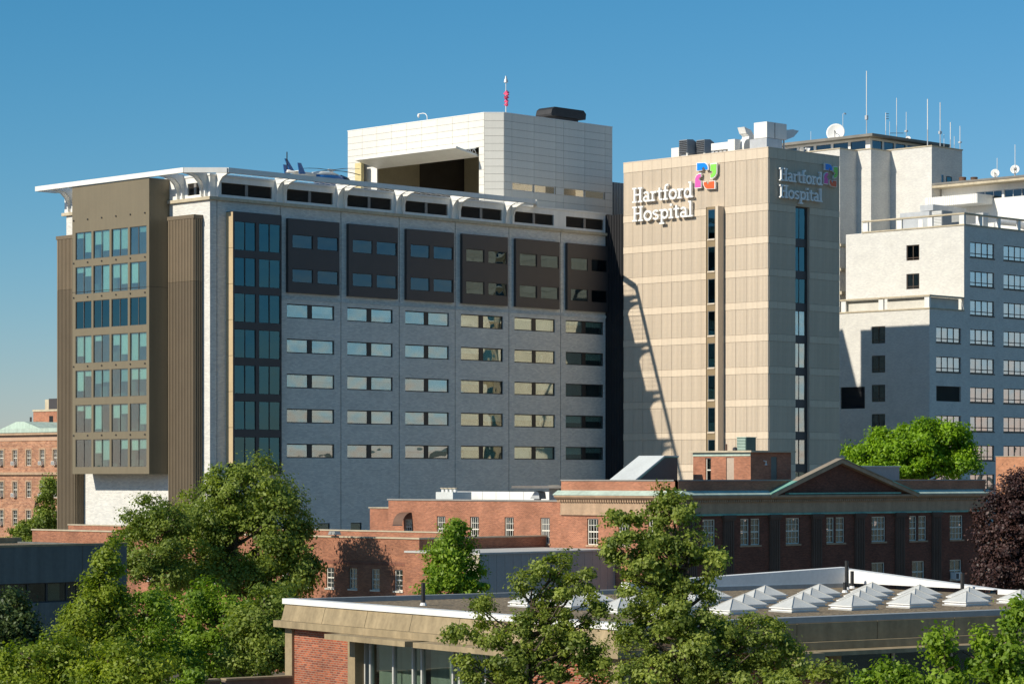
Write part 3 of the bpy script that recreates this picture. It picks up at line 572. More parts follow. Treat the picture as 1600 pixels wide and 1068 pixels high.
# ---- signs
def stroke(m, pts, w, dz, th=0.32):
    """flat bar of width w along a polyline in letter space, thickness th"""
    pts = [Vector((p[0], p[1])) for p in pts]; L = []; Rr = []
    for i, p in enumerate(pts):
        if i == 0: d = (pts[1] - p)
        elif i == len(pts) - 1: d = (p - pts[i - 1])
        else: d = (pts[i + 1] - p).normalized() + (p - pts[i - 1]).normalized()
        d.normalize(); nn = Vector((-d.y, d.x)) * w / 2; L.append(p + nn); Rr.append(p - nn)
    for i in range(len(pts) - 1):
        q = [Rr[i], Rr[i + 1], L[i + 1], L[i]]
        m.prism([(v.x, v.y) for v in q], lambda p, e: (p[0], -dz - th if not e else 0.0, p[1]) )
def arc(cx, cy, rx, ry, a0, a1, n=10): return [(cx + rx * math.cos(R(a0 + (a1 - a0) * i / n)), cy + ry * math.sin(R(a0 + (a1 - a0) * i / n))) for i in range(n + 1)]
w_, t_ = 0.155, 0.10
def bar(x0, x1, y): return ([(x0, y), (x1, y)], t_)
LET = {
 'H': (0.86, [([(0.2, 0), (0.2, 1)], w_), ([(0.66, 0), (0.66, 1)], w_), bar(0.2, 0.66, 0.52), bar(0.03, 0.38, 0.05), bar(0.03, 0.38, 0.95), bar(0.48, 0.83, 0.05), bar(0.48, 0.83, 0.95)]),
 'a': (0.60, [(arc(0.26, 0.2, 0.18, 0.155, 0, 360, 14), 0.12), ([(0.44, 0), (0.44, 0.46)], 0.13), (arc(0.26, 0.44, 0.18, 0.2, 0, 150, 8), 0.115), bar(0.44, 0.6, 0.05)]),
 'r': (0.52, [([(0.18, 0), (0.18, 0.66)], 0.14), (arc(0.38, 0.4, 0.19, 0.2, 170, 60, 6), 0.12), bar(0.02, 0.36, 0.05), bar(0.02, 0.2, 0.61)]),
 't': (0.46, [([(0.2, 0.85), (0.2, 0.16)], 0.14), (arc(0.33, 0.16, 0.13, 0.11, 180, 310, 6), 0.115), bar(0.02, 0.42, 0.61)]),
 'f': (0.46, [([(0.2, 0), (0.2, 0.85)], 0.14), (arc(0.36, 0.84, 0.16, 0.15, 180, 60, 6), 0.12), bar(0.02, 0.42, 0.61), bar(0.03, 0.4, 0.05)]),
 'o': (0.66, [(arc(0.33, 0.33, 0.255, 0.285, 0, 360, 18), 0.14)]),
 'd': (0.70, [(arc(0.29, 0.32, 0.22, 0.27, 0, 360, 16), 0.13), ([(0.52, 0), (0.52, 1.05)], 0.14), bar(0.36, 0.52, 1.0), bar(0.52, 0.7, 0.05)]),
 's': (0.52, [(arc(0.26, 0.49, 0.165, 0.125, 20, 250, 9) + arc(0.26, 0.19, 0.18, 0.14, 70, -160, 9), 0.115)]),
 'p': (0.70, [(arc(0.40, 0.34, 0.22, 0.27, 0, 360, 16), 0.13), ([(0.19, -0.32), (0.19, 0.66)], 0.14), bar(0.02, 0.2, 0.61), bar(0.02, 0.38, -0.27)]),
 'i': (0.36, [([(0.18, 0), (0.18, 0.66)], 0.14), bar(0.02, 0.18, 0.61), bar(0.02, 0.35, 0.05), ([(0.18, 0.82), (0.18, 0.98)], 0.16)]),
 'l': (0.36, [([(0.18, 0), (0.18, 1.05)], 0.14), bar(0.02, 0.18, 1.0), bar(0.02, 0.35, 0.05)]),
}
LMAT = M('white_sign_letter', (0.86, 0.86, 0.84), 0.4, 0.02)
QUOTE = [(0.0, 0.0), (0.24, 0.0), (0.25, 0.085), (0.30, 0.10), (0.35, 0.07), (0.37, 0.0), (0.49, 0.0), (0.49, 0.09), (0.44, 0.19), (0.34, 0.255), (0.0, 0.27)]
QCOL = {'blue': (0.003, 0.25, 0.85), 'green': (0.26, 0.70, 0.10), 'orange': (0.85, 0.13, 0.035), 'pink': (0.78, 0.12, 0.44)}
def sign(face, T, words, base, capH, width, standoff):
    for (word, zb_) in words:
        adv = sum(LET[ch][0] for ch in word); k = width / adv; x = base
        for ch in word:
            a, st = LET[ch]; m = MB()
            for i, (pts, w) in enumerate(st): stroke(m, [(p[0] * k, p[1] * capH) for p in pts], w * (k + capH) / 2, 0.004 * i)
            face.put('letter', m, LMAT, (x, -standoff, zb_)); x += a * k
def emblem(face, x, z, w, h, standoff):
    for i, (nm, colr) in enumerate(QCOL.items()):
        mt = M('sign_' + nm, colr, 0.4, 0.02)
        def tr(p, grow=0.0):
            cx, cy = 0.24, 0.13
            px, py = p[0] + (p[0] - cx) * grow, p[1] + (p[1] - cy) * grow
            px, py = px + 0.10 - 0.5, py + 0.73 - 0.5
            for _ in range(i): px, py = py, -px
            return (px + 0.5) * w, (py + 0.5) * h
        back = MB().prism([tr(p, 0.16) for p in QUOTE], lambda p, e: (p[0], -0.25 + 0.25 * e, p[1]))
        o = face.put('emblem_backing', back, LMAT, (x, -standoff, z))
        sub(o, 'emblem_piece', MB().prism([tr(p) for p in QUOTE], lambda p, e: (p[0], -0.30 + 0.1 * e, p[1])), mt)
SG = Thing('wall_sign', 'sunlit white lettered sign with bright four-colour emblem on the beige tower', 'sign', (BXX - 0.1, 243, ZC + 34))
fsg = Face(SG, (BXX - 0.04, BYL, 0), FR)
xs = BYL - YL(992, BXX); xe = BYL - YL(1087, BXX)
sign(fsg, SG, [('Hartford', ZC + 37.15), ('Hospital', ZC + 34.6)], xs, 2.02, xe - xs, 0.25)
emblem(fsg, BYL - YL(1090, BXX), ZC + 38.05, 3.75, 3.55, 0.22)
SG = Thing('wall_sign', 'shaded pale blue lettered sign with dimmer emblem on the tower\'s shadow side', 'sign', (280, BYY - 0.1, ZC + 36))
fsg = Face(SG, (BXX, BYY - 0.04, 0), 0.0)
xs = XR(1213.5, BYY) - BXX; xe = XR(1280, BYY) - BXX
sign(fsg, SG, [('Hartford', ZC + 38.55), ('Hospital', ZC + 36.35)], xs, 1.68, xe - xs, 0.25)
emblem(fsg, XR(1283, BYY) - BXX, ZC + 38.6, 2.85, 2.9, 0.22)

# ---- equipment on the beige tower's roof
RZ = BT - 0.3
def unit(name, label, cat, u, d, group=None):
    x, y = XY(u, d); return Thing(name, label, cat, (x, y, RZ), 0.0, group), x, y
U, x, y = unit('air_handler', 'large stacked white air handling unit at the roof corner of the beige tower', 'air handler', 1198, 357)
U.part('lower_casing', MB().box(x, x + 3.2, y, y + 2.9, RZ, ZC + 44.6), GALV)
U.part('upper_casing', MB().box(x + 0.02, x + 4.1, y - 0.02, y + 2.2, ZC + 44.65, ZC + 46.75), WHITE)
U.part('casing_seam', MB().box(x + 1.6, x + 1.68, y - 0.05, y - 0.03, ZC + 44.7, ZC + 46.7), DARKFRAME)
U.part('rain_hood', MB().prism([(4.1, 44.7), (5.6, 45.2), (6.7, 46.1), (5.4, 46.2), (4.1, 46.0)], lambda p, e: (x + p[0], y + 2.0 * e, ZC + p[1])), GALV)
U.part('leg', MB().box(x + 3.8, x + 3.95, y + 0.2, y + 0.35, RZ, ZC + 44.66), GALV); U.part('leg', MB().box(x + 3.8, x + 3.95, y + 1.7, y + 1.85, RZ, ZC + 44.66), GALV)
U, x, y = unit('exhaust_fan', 'round white fan housing with curved upturned spout beside the air handler', 'fan', 1166, 361)
m = MB().tube([(x - 0.2, y - 0.7, RZ + 1.35), (x - 0.2, y + 0.7, RZ + 1.35)], 1.15, 20); U.part('scroll', m, WHITE)
U.part('spout', MB().prism([(0.8, 1.9), (0.9, 3.0), (0.3, 3.7), (-1.1, 4.0), (-0.7, 3.2), (-0.1, 2.9), (-0.3, 2.2)], lambda p, e: (x + p[0], y - 0.6 + 1.2 * e, RZ + p[1])), WHITE)
U.part('base', MB().box(x - 1.2, x + 1.0, y - 0.8, y + 0.8, RZ, RZ + 0.35), GALV)
U, x, y = unit('duct_run', 'long white duct with a tall end box on the beige tower roof', 'duct', 1143, 360)
U.part('end_box', MB().box(x - 0.4, x + 0.8, y - 0.9, y + 0.3, RZ, RZ + 2.3), WHITE)
U.part('duct', MB().box(x - 0.3, x + 0.6, y + 0.3, y + 3.3, RZ + 1.1, RZ + 2.05), WHITE)
U.part('duct_leg', MB().box(x - 0.2, x - 0.1, y + 2.9, y + 3.0, RZ, RZ + 1.1), GALV); U.part('duct_leg', MB().box(x + 0.4, x + 0.5, y + 2.9, y + 3.0, RZ, RZ + 1.1), GALV)
for i in range(4): U.part('damper', MB().box(x - 0.6, x - 0.31, y + 0.5 + 0.7 * i, y + 0.9 + 0.7 * i, RZ + 0.15, RZ + 0.9), GALV)
for u_, lab in ((1097, 'grey louvred hood between two white cabinets on the beige tower roof'), (1070, 'grey louvred hood at the far end of the beige tower roof units')):
    U, x, y = unit('louvred_hood', lab, 'vent', u_ + 2, 364)
    U.part('hood', MB().prism([(-0.6, 0.9), (-0.6, 2.75), (0.6, 2.85), (1.4, 2.5), (1.9, 1.7), (1.9, 0.9)], lambda p, e: (x + p[0], y - 0.7 + 1.4 * e, RZ + p[1])), M('blue_grey_metal', (0.24, 0.27, 0.30), 0.5))
    m = MB()
    for i in range(7): m.box(x - 0.72, x - 0.6, y - 0.65, y + 0.65, RZ + 1.0 + 0.25 * i, RZ + 1.11 + 0.25 * i)
    U.part('louvre_blades', m, DARKSTEEL); U.part('plenum', MB().box(x - 0.3, x + 1.6, y - 0.6, y + 0.6, RZ, RZ + 0.9), GALV)
    U.part('elbow', MB().tube([(x - 0.8, y - 0.9, RZ + 0.9), (x - 0.8, y - 0.9, RZ + 0.5), (x - 0.6, y - 0.9, RZ + 0.25), (x, y - 0.9, RZ + 0.2)], 0.16, 8), WHITE)
for u_, w_u, h_u, lab in ((1059, 0.95, 1.75, 'narrow white cabinet furthest along the beige tower roof edge'), (1087, 1.0, 1.9, 'white cabinet between the two grey louvred hoods'), (1112, 0.7, 1.6, 'small white cabinet between a grey hood and the duct dampers')):
    U, x, y = unit('equipment_cabinet', lab, 'cabinet', u_ + 2, 366)
    U.part('casing', MB().box(x - 0.5, x + w_u - 0.3, y - 0.4, y + w_u, RZ + 0.3, RZ + 0.2 + h_u), WHITE); U.part('stand', MB().box(x - 0.45, x - 0.35, y - 0.35, y + w_u - 0.1, RZ, RZ + 0.3).box(x + w_u - 0.5, x + w_u - 0.4, y - 0.35, y + w_u - 0.1, RZ, RZ + 0.3), GALV)
x, y = XR(1256, BYY + 0.3), BYY + 0.3
U = Thing('twin_floodlight', 'pair of small white floodlights on the beige tower parapet', 'floodlight', (x, y, BT + 0.14))
U.part('bracket', MB().tube([(x, y, BT + 0.14), (x, y, BT + 0.5)], 0.05, 6).tube([(x - 0.5, y, BT + 0.5), (x + 0.5, y, BT + 0.5)], 0.04, 6), GALV)
for s in (-0.6, 0.6): U.part('lamp_head', MB().tube([(x + s * 0.5, y, BT + 0.62), (x + s, y - 0.1, BT + 0.5), (x + s * 1.3, y - 0.3, BT + 0.38)], [0.1, 0.22, 0.33], 10), WHITE)

# ================================================================ white brick complex behind, stepped tower
WT = ZC + 51.34  # coordinates of stepped tower, ward block and roof plant scaled about the camera
ST = Thing('stepped_tower', 'tall pale brick tower with stepped corners and a flat-roofed pavilion on top', 'tower', (345.18, 252.7, 0))
def lbox(T, nm, x0, x1, y0, y1, z0, z1, mat): return T.part(nm, MB().box(x0, x1, y0, y1, z0, z1), mat)
lbox(ST, 'pier', 345.18, 353.22, 252.7, 270.12, 0, WT + 0.15, WHITE_BRICK2); lbox(ST, 'pier', 340.13, 345.18, 260.64, 272.18, 0, WT - 0.05, WHITE_BRICK2); lbox(ST, 'pier', 335.8, 340.13, 263.42, 278.37, 0, WT - 0.15, WHITE_BRICK2)
ST.part('roof_body', MB().box(340.23, 367.04, 270.13, 309.3, 0, WT - 0.3), WHITE_BRICK2)
for x0, x1, y0, y1, z in ((345.08, 353.32, 252.59, 270.12, WT + 0.15), (340.02, 345.08, 260.53, 270.12, WT - 0.05), (335.69, 340.02, 263.32, 278.37, WT - 0.15)): lbox(ST, 'coping', x0, x1, y0, y1, z + 0.003, z + 0.18, LEDGE)
ST.part('pavilion_core', MB().box(346.62, 362.91, 266.2, 293.83, WT - 0.3, ZC + 53.92), INTERIOR)
fpv = Face(ST, (345.59, 293.83, 0), FR); hs = [(0.4 + 3.5 * i, 3.4 + 3.5 * i, WT + 0.4, ZC + 53.61) for i in range(8)]
fpv.wall(0, 28.87, WT - 0.2, ZC + 53.97, hs, WHITE, 0.3, 'pavilion_wall')
for h in hs: fpv.window(h[0], h[2], 3.0, h[3] - h[2], [], [], 0.06, 0.1, 0.06, DARKFRAME, GL_PANEL, [0])
fpv = Face(ST, (345.59, 264.97, 0), 0.0); hs = [(0.5 + 3.1 * i, 3.1 + 3.1 * i, WT + 0.4, ZC + 53.61) for i in range(5)]
fpv.wall(0.002, 17.5, WT - 0.2, ZC + 53.97, hs, WHITE, 0.3, 'pavilion_wall')
for h in hs: fpv.window(h[0], h[2], 2.6, h[3] - h[2], [], [], 0.06, 0.1, 0.06, DARKFRAME, GL_PANEL, [0])
ST.part('eave', MB().box(343.94, 364.97, 263.32, 295.9, ZC + 53.97, ZC + 54.39), M('weathered_roof_edge', (0.20, 0.19, 0.17), 0.8, 0.2))
fst = Face(ST, (345.18, 252.7 - 0.02, 0), 0.0)
fst.window(2.4, ZC + 45.88, 0.7, 1.4, [], [], 0.06, 0.1, -0.05, GALV, GL_PANEL, [0.5]); fst.window(3.8, ZC + 43.92, 1.4, 3.2, [], [], 0.1, 0.1, -0.05, DARKFRAME, GL_TEAL, [0]); fst.window(6.2, ZC + 44.85, 0.8, 1.6, [], [], 0.06, 0.1, -0.05, DARKFRAME, GL_PANEL, [0])
fst2 = Face(ST, (335.8, 263.42 - 0.03, 0), 0.0)
fst2.put('string_course', MB().box(-0.2, 4.5, -0.35, 0.02, ZC + 35.98, ZC + 36.39), LEDGE); fst2.put('string_course', MB().box(-0.2, 4.5, -0.35, 0.02, ZC + 32.17, ZC + 32.58), LEDGE); fst2.put('string_course', MB().box(-0.2, 5.6, -0.5, 0.02, ZC + 28.46, ZC + 28.97), LEDGE)
fst2.window(1.4, ZC + 32.79, 2.4, 2.6, [], [], 0.1, 0.1, -0.08, LEDGE, GL_WARM, [1.0], btype=M('brown_blind', (0.2, 0.15, 0.1), 0.8))

WX, WY = 327.45, 233.93; CX = 318.99; WZ = ZC + 36.81; CZ = ZC + 24.23
WG = Thing('white_ward_block', 'white brick ward block in two set-back tiers beyond the beige tower', 'building', (CX, WY, 0))
fw_ = Face(WG, (CX, WY, 0), 0.0); hs = []; wnd = []
rowz = [ZC + 34.49 - 4.26 * i for i in range(10)]
for t in rowz:
    for a, b in ((328.99, 335.07), (337.45, 343.53), (346, 352.09)): hs.append((a - CX, b - CX, t - 2.2, t)); wnd.append((a - CX, t - 2.2, b - a))
    if t < CZ - 0.5: hs.append((320.64 - CX, 326.72 - CX, t - 2.2, t)); wnd.append((320.64 - CX, t - 2.2, 5.9))
fw_.wall(WX - CX, 355.69 - CX, 0, WZ, [h for h in hs if h[0] > WX - CX], WHITE_BRICK2); fw_.wall(0, WX - CX, 0, CZ, [h for h in hs if h[0] < WX - CX], WHITE_BRICK2)
for a, z, w in wnd:
    if z > ZC + 0.00 and a < 5 and abs(z - (rowz[5] - 2.2)) < 0.1:
        m = MB(); q = z
        while q < z + 2.15: m.quad((a, 0.1, q), (a + w, 0.1, q), (a + w, 0.25, q + 0.12), (a, 0.25, q + 0.12)); q += 0.15
        fw_.put('louvre', m, M('brown_louvre', (0.10, 0.08, 0.06), 0.6)); continue
    fw_.window(a, z, w, 2.2, [(w * 0.25, 0.14), (w * 0.5, 0.14), (w * 0.75, 0.14)], [(0.55, 0.12)], 0.11, 0.1, 0.14, M('brown_window_frame', (0.085, 0.062, 0.045), 0.6), GL_WARM, [0.0, 0.75, 0.8, 1.0, 0.5], shade_y=0.25)
    fw_.put('sill', MB().box(a - 0.1, a + w + 0.1, -0.06, 0.05, z - 0.15, z - 0.005), M('dark_sill', (0.16, 0.13, 0.10), 0.8))
ywa = 255.69; fwl = Face(WG, (WX, ywa, 0), FR); hsl = [(ywa - 244.35, ywa - 241.98, t - 2.3, t) for t in (rowz[0], rowz[1])] + [(ywa - 244.35, ywa - 241.98, CZ + 0.2, CZ + 2.0)]
fwl.wall(0, ywa - WY, CZ - 1, WZ, hsl, WHITE_BRICK2)
BF = M('brown_window_frame', (0.085, 0.062, 0.045), 0.6)
for h in hsl: fwl.window(h[0], h[2], 2.3, h[3] - h[2], [(1.15, 0.12)], [(0.4, 0.1)], 0.12, 0.1, 0.14, BF, GL_PANEL, [0.0, 0.6])
yca = 261.87; fcl = Face(WG, (CX, yca, 0), FR); hsc = [(yca - 244.35, yca - 241.87, t - 2.5, t) for t in [ZC + 22.06 - 4.27 * i for i in range(6)]]
lou = (yca - 250.12, yca - 245.58, ZC + 10.10, ZC + 13.30)
fcl.wall(0, yca - WY, 0, CZ, hsc + [lou], WHITE_BRICK2)
for h in hsc: fcl.window(h[0], h[2], 2.4, 2.5, [(1.2, 0.14)], [(0.5, 0.1)], 0.12, 0.1, 0.14, BF, GL_PANEL, [0.0, 0.4])
m = MB(); q = lou[2]
while q < lou[3] - 0.1: m.quad((lou[0], 0.1, q), (lou[1], 0.1, q), (lou[1], 0.28, q + 0.12), (lou[0], 0.28, q + 0.12)); q += 0.2
fcl.put('louvre', m, DARKSTEEL)
WG.part('rooms', MB().box(WX + 1.6, 355.59, WY + 1.6, 252.59, 0, WZ - 0.5).box(CX + 1.6, WX + 1.59, WY + 1.6, 260.84, 0, CZ - 0.3).box(WX + 0.35, WX + 1.55, WY + 1.6, 254.66, CZ + 0.05, WZ - 0.4), INTERIOR)
WG.part('roof', MB().box(WX + 0.3, 355.69, WY + 0.3, 255.17, WZ - 0.45, WZ - 0.2).box(CX + 0.3, WX + 0.2, WY + 0.3, 261.36, CZ - 0.25, CZ - 0.05), M('pale_roof', (0.5, 0.49, 0.46), 0.9))
# framed terraces: curb, posts, top beam
def terrace(x0, x1, y0, y1, z, hgt, posts_l, posts_r):
    WG.part('terrace_curb', MB().box(x0 - 0.12, x0 + 0.35, y0 - 0.12, y1, z + 0.002, z + 0.2).box(x0 + 0.35, x1, y0 - 0.12, y0 + 0.35, z + 0.002, z + 0.2), LEDGE)
    WG.part('terrace_beam', MB().box(x0 - 0.15, x0 + 0.5, y0 - 0.15, y1, z + hgt - 0.22, z + hgt).box(x0 + 0.5, x1, y0 - 0.15, y0 + 0.5, z + hgt - 0.22, z + hgt), LEDGE)
    for y in posts_l: WG.part('terrace_post', MB().box(x0, x0 + 0.35, y, y + 0.85, z + 0.2, z + hgt - 0.22), WHITE)
    for x in posts_r: WG.part('terrace_post', MB().box(x, x + 0.6, y0, y0 + 0.35, z + 0.2, z + hgt - 0.22), WHITE)
terrace(WX, 355.69, WY, 252.59, WZ, 1.85, [WY + 0.02, WY + 5.7, WY + 11.3, 251.56], [331.47, 336.11, 341.26, 346.42])
terrace(CX, WX - 0.02, WY + 0.02, 257.75, CZ, 2.05, [WY + 0.05, WY + 8.3, WY + 15.2], [])
for y in (WY + 0.95, WY + 9.2): WG.part('screen_panel', MB().box(CX + 0.55, CX + 0.6, y, y + 7.0, CZ + 0.2, CZ + 1.8), M('pale_screen', (0.62, 0.60, 0.54), 0.7, 0.1))
WG.part('screen_panel', MB().box(CX + 0.65, WX - 0.6, WY + 0.55, WY + 0.6, CZ + 0.2, CZ + 1.8), M('pale_screen', (0.62, 0.60, 0.54), 0.7, 0.1))
# penthouse and plant on the ward block roof
PH = Thing('roof_penthouse', 'low white penthouse with a wide flat eave on the ward block roof', 'penthouse', (347.45, 235.07, WZ - 0.2))
fph = Face(PH, (347.45, 252.49, 0), FR); hs = [(6.5 + 5.2 * i, 11.3 + 5.2 * i, ZC + 42.79, ZC + 44.02) for i in range(2)]
fph.wall(0, 17.4, WZ - 0.2, ZC + 44.95, hs, WHITE, 0.3, 'wall')
for h in hs: fph.window(h[0], h[2], 4.8, 1.2, [(1.6, 0.1), (3.2, 0.1)], [], 0.08, 0.1, 0.1, GALV, GL_PANEL, [0])
PH.part('side_wall', MB().box(347.46, 354.6, 235.1, 235.35, WZ - 0.2, ZC + 44.94).box(354.5, 354.7, 235.35, 251.5, WZ - 0.2, ZC + 44.94), WHITE)
PH.part('rooms', MB().box(348.48, 354.5, 235.4, 251.56, WZ - 0.2, ZC + 44.85), INTERIOR)
PH.part('eave', MB().box(344.97, 356.0, 234.2, 252.49, ZC + 44.95, ZC + 45.52), LEDGE); PH.part('roof_edge_strip', MB().box(344.87, 344.99, 234.2, 252.49, ZC + 45.36, ZC + 45.67), M('weathered_roof_edge', (0.2, 0.19, 0.17), 0.8))
m = MB().box(343.32, 347.34, 242.8, 252.59, ZC + 41.86, ZC + 43.30)
for i in range(26): m.box(343.25, 343.32, 242.9 + 0.36 * i, 243.09 + 0.36 * i, ZC + 41.86, ZC + 43.30)
PH.part('ribbed_fascia', m, WHITE)
def roofthing(name, label, cat, u, d, z=WZ - 0.2): x, y = XY(u, d); return Thing(name, label, cat, (x, y, z)), x, y, z
U, x, y, z = roofthing('silver_plant_unit', 'big silver air plant casing behind the terrace frame', 'air handler', 1452, 410.34)
U.part('casing', MB().box(x, x + 3.0, y, y + 5.5, z, z + 3.6), GALV); U.part('duct_top', MB().box(x + 0.4, x + 9, y - 0.4, y + 2.0, z + 3.7, z + 4.6), GALV); U.part('door', MB().box(x - 0.04, x, y + 1.2, y + 2.0, z + 0.6, z + 2.4), WHITE)
U.part('duct_support', MB().box(x + 8, x + 8.2, y + 0.5, y + 0.7, z, z + 3.7), GALV)
U, x, y, z = roofthing('slatted_cooler', 'slatted white cooling unit beside the silver plant casing', 'cooler', 1472, 405.18)
U.part('casing', MB().box(x, x + 2.6, y, y + 1.9, z, z + 3.2), GREYMETAL); m = MB()
for i in range(13): m.box(x - 0.06, x, y + 0.1, y + 1.8, z + 0.3 + 0.22 * i, z + 0.42 + 0.22 * i)
U.part('slats', m, WHITE)
U, x, y, z = roofthing('silver_duct', 'fat silver round duct running across the ward block roof', 'duct', 1558, 411.37)
U.part('pipe', MB().tube([(x, y, z), (x, y, z + 1.7), (x + 0.4, y - 0.3, z + 2.1), (x + 2.0, y - 2.0, z + 1.9), (x + 3.2, y - 3.0, z + 1.3), (x + 5, y - 5, z + 1.2)], 0.55, 14), GALV, smooth=True)
for i, (u_, d_, w_2, h_2, lab) in enumerate(((1500, 400, 1.5, 2.2, 'tall thin grey cabinet behind the slatted cooler'), (1530, 404.15, 1.2, 1.0, 'low white box behind the terrace posts near the silver duct'), (1536, 404, 1.3, 2.6, 'upright white riser box below the penthouse eave'))):
    U, x, y, z = roofthing('roof_box', lab, 'roof unit', u_, d_); U.part('casing', MB().box(x, x + w_2, y, y + w_2, z + 0.1, z + h_2), WHITE if i else GREYMETAL); U.part('lid', MB().box(x - 0.05, x + w_2 + 0.05, y - 0.05, y + w_2 + 0.05, z + h_2 + 0.003, z + h_2 + 0.12), GALV); U.part('base', MB().box(x + 0.1, x + w_2 - 0.1, y + 0.1, y + w_2 - 0.1, z, z + 0.1), DARKSTEEL)
for i, (u_, lab) in enumerate(((1502, 'rusty drum-like vent next to the balcony door of the stepped tower'), (1520, 'second rusty drum vent further from the balcony door'))):
    U, x, y, z = roofthing('drum_vent', lab, 'vent', u_ + 2, 423.5, ZC + 45.52); U.part('drum', MB().tube([(x, y, z), (x, y, z + 1.1)], 0.55, 14), M('rusty_metal', (0.13, 0.075, 0.05), 0.8, 0.3)); U.part('cap', MB().tube([(x, y, z + 1.1), (x, y, z + 1.25)], [0.62, 0.5], 14), M('rusty_metal', (0.13, 0.075, 0.05)))
# dishes and aerials
EZ = ZC + 54.39
def dish(u, v, d, rad, zbase, label):
    x, y = XY(u, d); zc_ = Z(v, d); U = Thing('satellite_dish', label, 'satellite dish', (x, y, zbase))
    ax = Vector((-0.85, -0.45, 0.25)).normalized(); a = ax.cross(Vector((0, 0, 1))).normalized(); b = a.cross(ax); c = Vector((x, y, zc_)); m = MB(); n = 24
    for j, (rr_, dep) in enumerate(((0.03, 0.0), (0.5, 0.06), (0.85, 0.17), (1.0, 0.24), (1.0, 0.20), (0.5, 0.0), (0.03, -0.06))):
        for q in range(n): t = 2 * math.pi * q / n; m.v.append(tuple(c + ax * dep * rad + (a * math.cos(t) + b * math.sin(t)) * rad * rr_))
    for j in range(6):
        for q in range(n): r_ = (q + 1) % n; m.f.append((j * n + q, j * n + r_, (j + 1) * n + r_, (j + 1) * n + q))
    U.part('reflector', m, WHITE, smooth=True)
    U.part('feed', MB().tube([tuple(c + ax * 0.05 * rad), tuple(c + ax * 0.75 * rad)], 0.06, 6).tube([tuple(c - b * rad * 0.95 + ax * 0.2 * rad), tuple(c + ax * 0.75 * rad)], 0.05, 5), DARKSTEEL)
    U.part('pedestal', MB().tube([(x, y, zbase), (x, y, zc_ - 0.1)], 0.12, 8), GALV); return U
dish(1306, 208, 439, 1.5, EZ, 'large white satellite dish on the pavilion roof of the stepped tower')
dish(1419, 217, 437, 0.43, EZ, 'tiny white dish at the pavilion eave below the crossed aerial')
dish(1555, 271, 420.5, 0.67, ZC + 45.52, 'smaller drum-faced dish on the penthouse eave, nearer the stepped tower')
dish(1586, 265, 416.5, 0.70, ZC + 45.52, 'drum-faced dish on the penthouse eave under the taller aerial')
AER = [(1317, 178, 214, 0.035, 'thin aerial with a small weather vane above the big dish', 'vane'), (1354, 111, 211, 0.07, 'tallest white whip aerial on the pavilion roof corner', 'coil'), (1384, 176, 214, 0.05, 'dark lattice aerial with bracket arms on the pavilion roof', 'arms'), (1390, 190, 214, 0.03, 'short thin aerial beside the dark lattice aerial', ''), (1401, 153, 216, 0.05, 'white whip aerial with a dark cross bar on the pavilion roof', 'cross'), (1416, 175, 214, 0.04, 'slim aerial above the tiny dish', 'coil'), (1267, 193, 219, 0.03, 'thin single rod aerial behind the floodlights', ''), (1274, 205, 219, 0.03, 'leaning short rod aerial behind the floodlights', ''), (1450, 154, 229, 0.075, 'thick white whip aerial at the sunlit pier\'s coping', ''), (1469, 160, 231, 0.06, 'two-stage white aerial on the stepped tower\'s shaded pier', 'coil'), (1475, 210, 232, 0.03, 'short thin aerial low beside the two-stage aerial', ''), (1485, 191, 232, 0.06, 'plain pale aerial between the two-stage and the outermost aerials', ''), (1491, 213, 233, 0.035, 'short aerial clipped to the shaded pier\'s side', ''), (1500, 197, 235, 0.05, 'outermost aerial at the shaded pier\'s far edge', 'coil'), (1558, 247, 276, 0.04, 'aerial standing behind the smaller drum-faced dish', ''), (1586, 226, 274, 0.045, 'taller aerial standing behind the drum-faced dish', 'coil')]
for u_, v0, v1, r_, lab, kind in AER:
    d_ = 439 if u_ < 1440 else 425 if u_ < 1520 else 416.5
    x, y = XY(u_, d_)
    if 1440 < u_ < 1520: y = 253.4; x = XR(u_, y); d_ = DEP(x, y)
    if 1440 < u_ < 1452: x, y = 345.6, 253.8
    zb = EZ if u_ < 1440 else (WT + 0.3 if u_ < 1520 else ZC + 45.52)
    if u_ in (1267, 1274): x, y = XY(u_, 449)
    U = Thing('aerial', lab, 'antenna', (x, y, zb)); zt_ = Z(v0, d_)
    U.part('mast', MB().tube([(x, y, zb), (x, y, zb + (zt_ - zb) * 0.35)], r_ * 1.2, 6), GALV); U.part('whip', MB().tube([(x, y, zb + (zt_ - zb) * 0.35), (x + (0.5 if u_ == 1274 else 0), y, zt_)], r_, 6), WHITE)
    if kind == 'coil': U.part('clamp', MB().box(x - 0.2, x + 0.2, y - 0.2, y + 0.2, zb + (zt_ - zb) * 0.3, zb + (zt_ - zb) * 0.36), GALV)
    if kind == 'cross': U.part('cross_bar', MB().tube([(x - 0.8, y + 0.8, zb + 1.2), (x + 0.8, y - 0.8, zb + 1.2)], 0.05, 6), DARKSTEEL)
    if kind == 'arms':
        for k in range(3): U.part('arm', MB().tube([(x, y, zt_ - 0.2 - 0.4 * k), (x + 0.35, y - 0.35, zt_ - 0.2 - 0.4 * k)], 0.05, 5), DARKSTEEL)
    if kind == 'vane': U.part('vane', MB().box(x - 0.05, x + 0.5, y - 0.3, y - 0.25, zt_ - 0.1, zt_ + 0.15), WHITE)

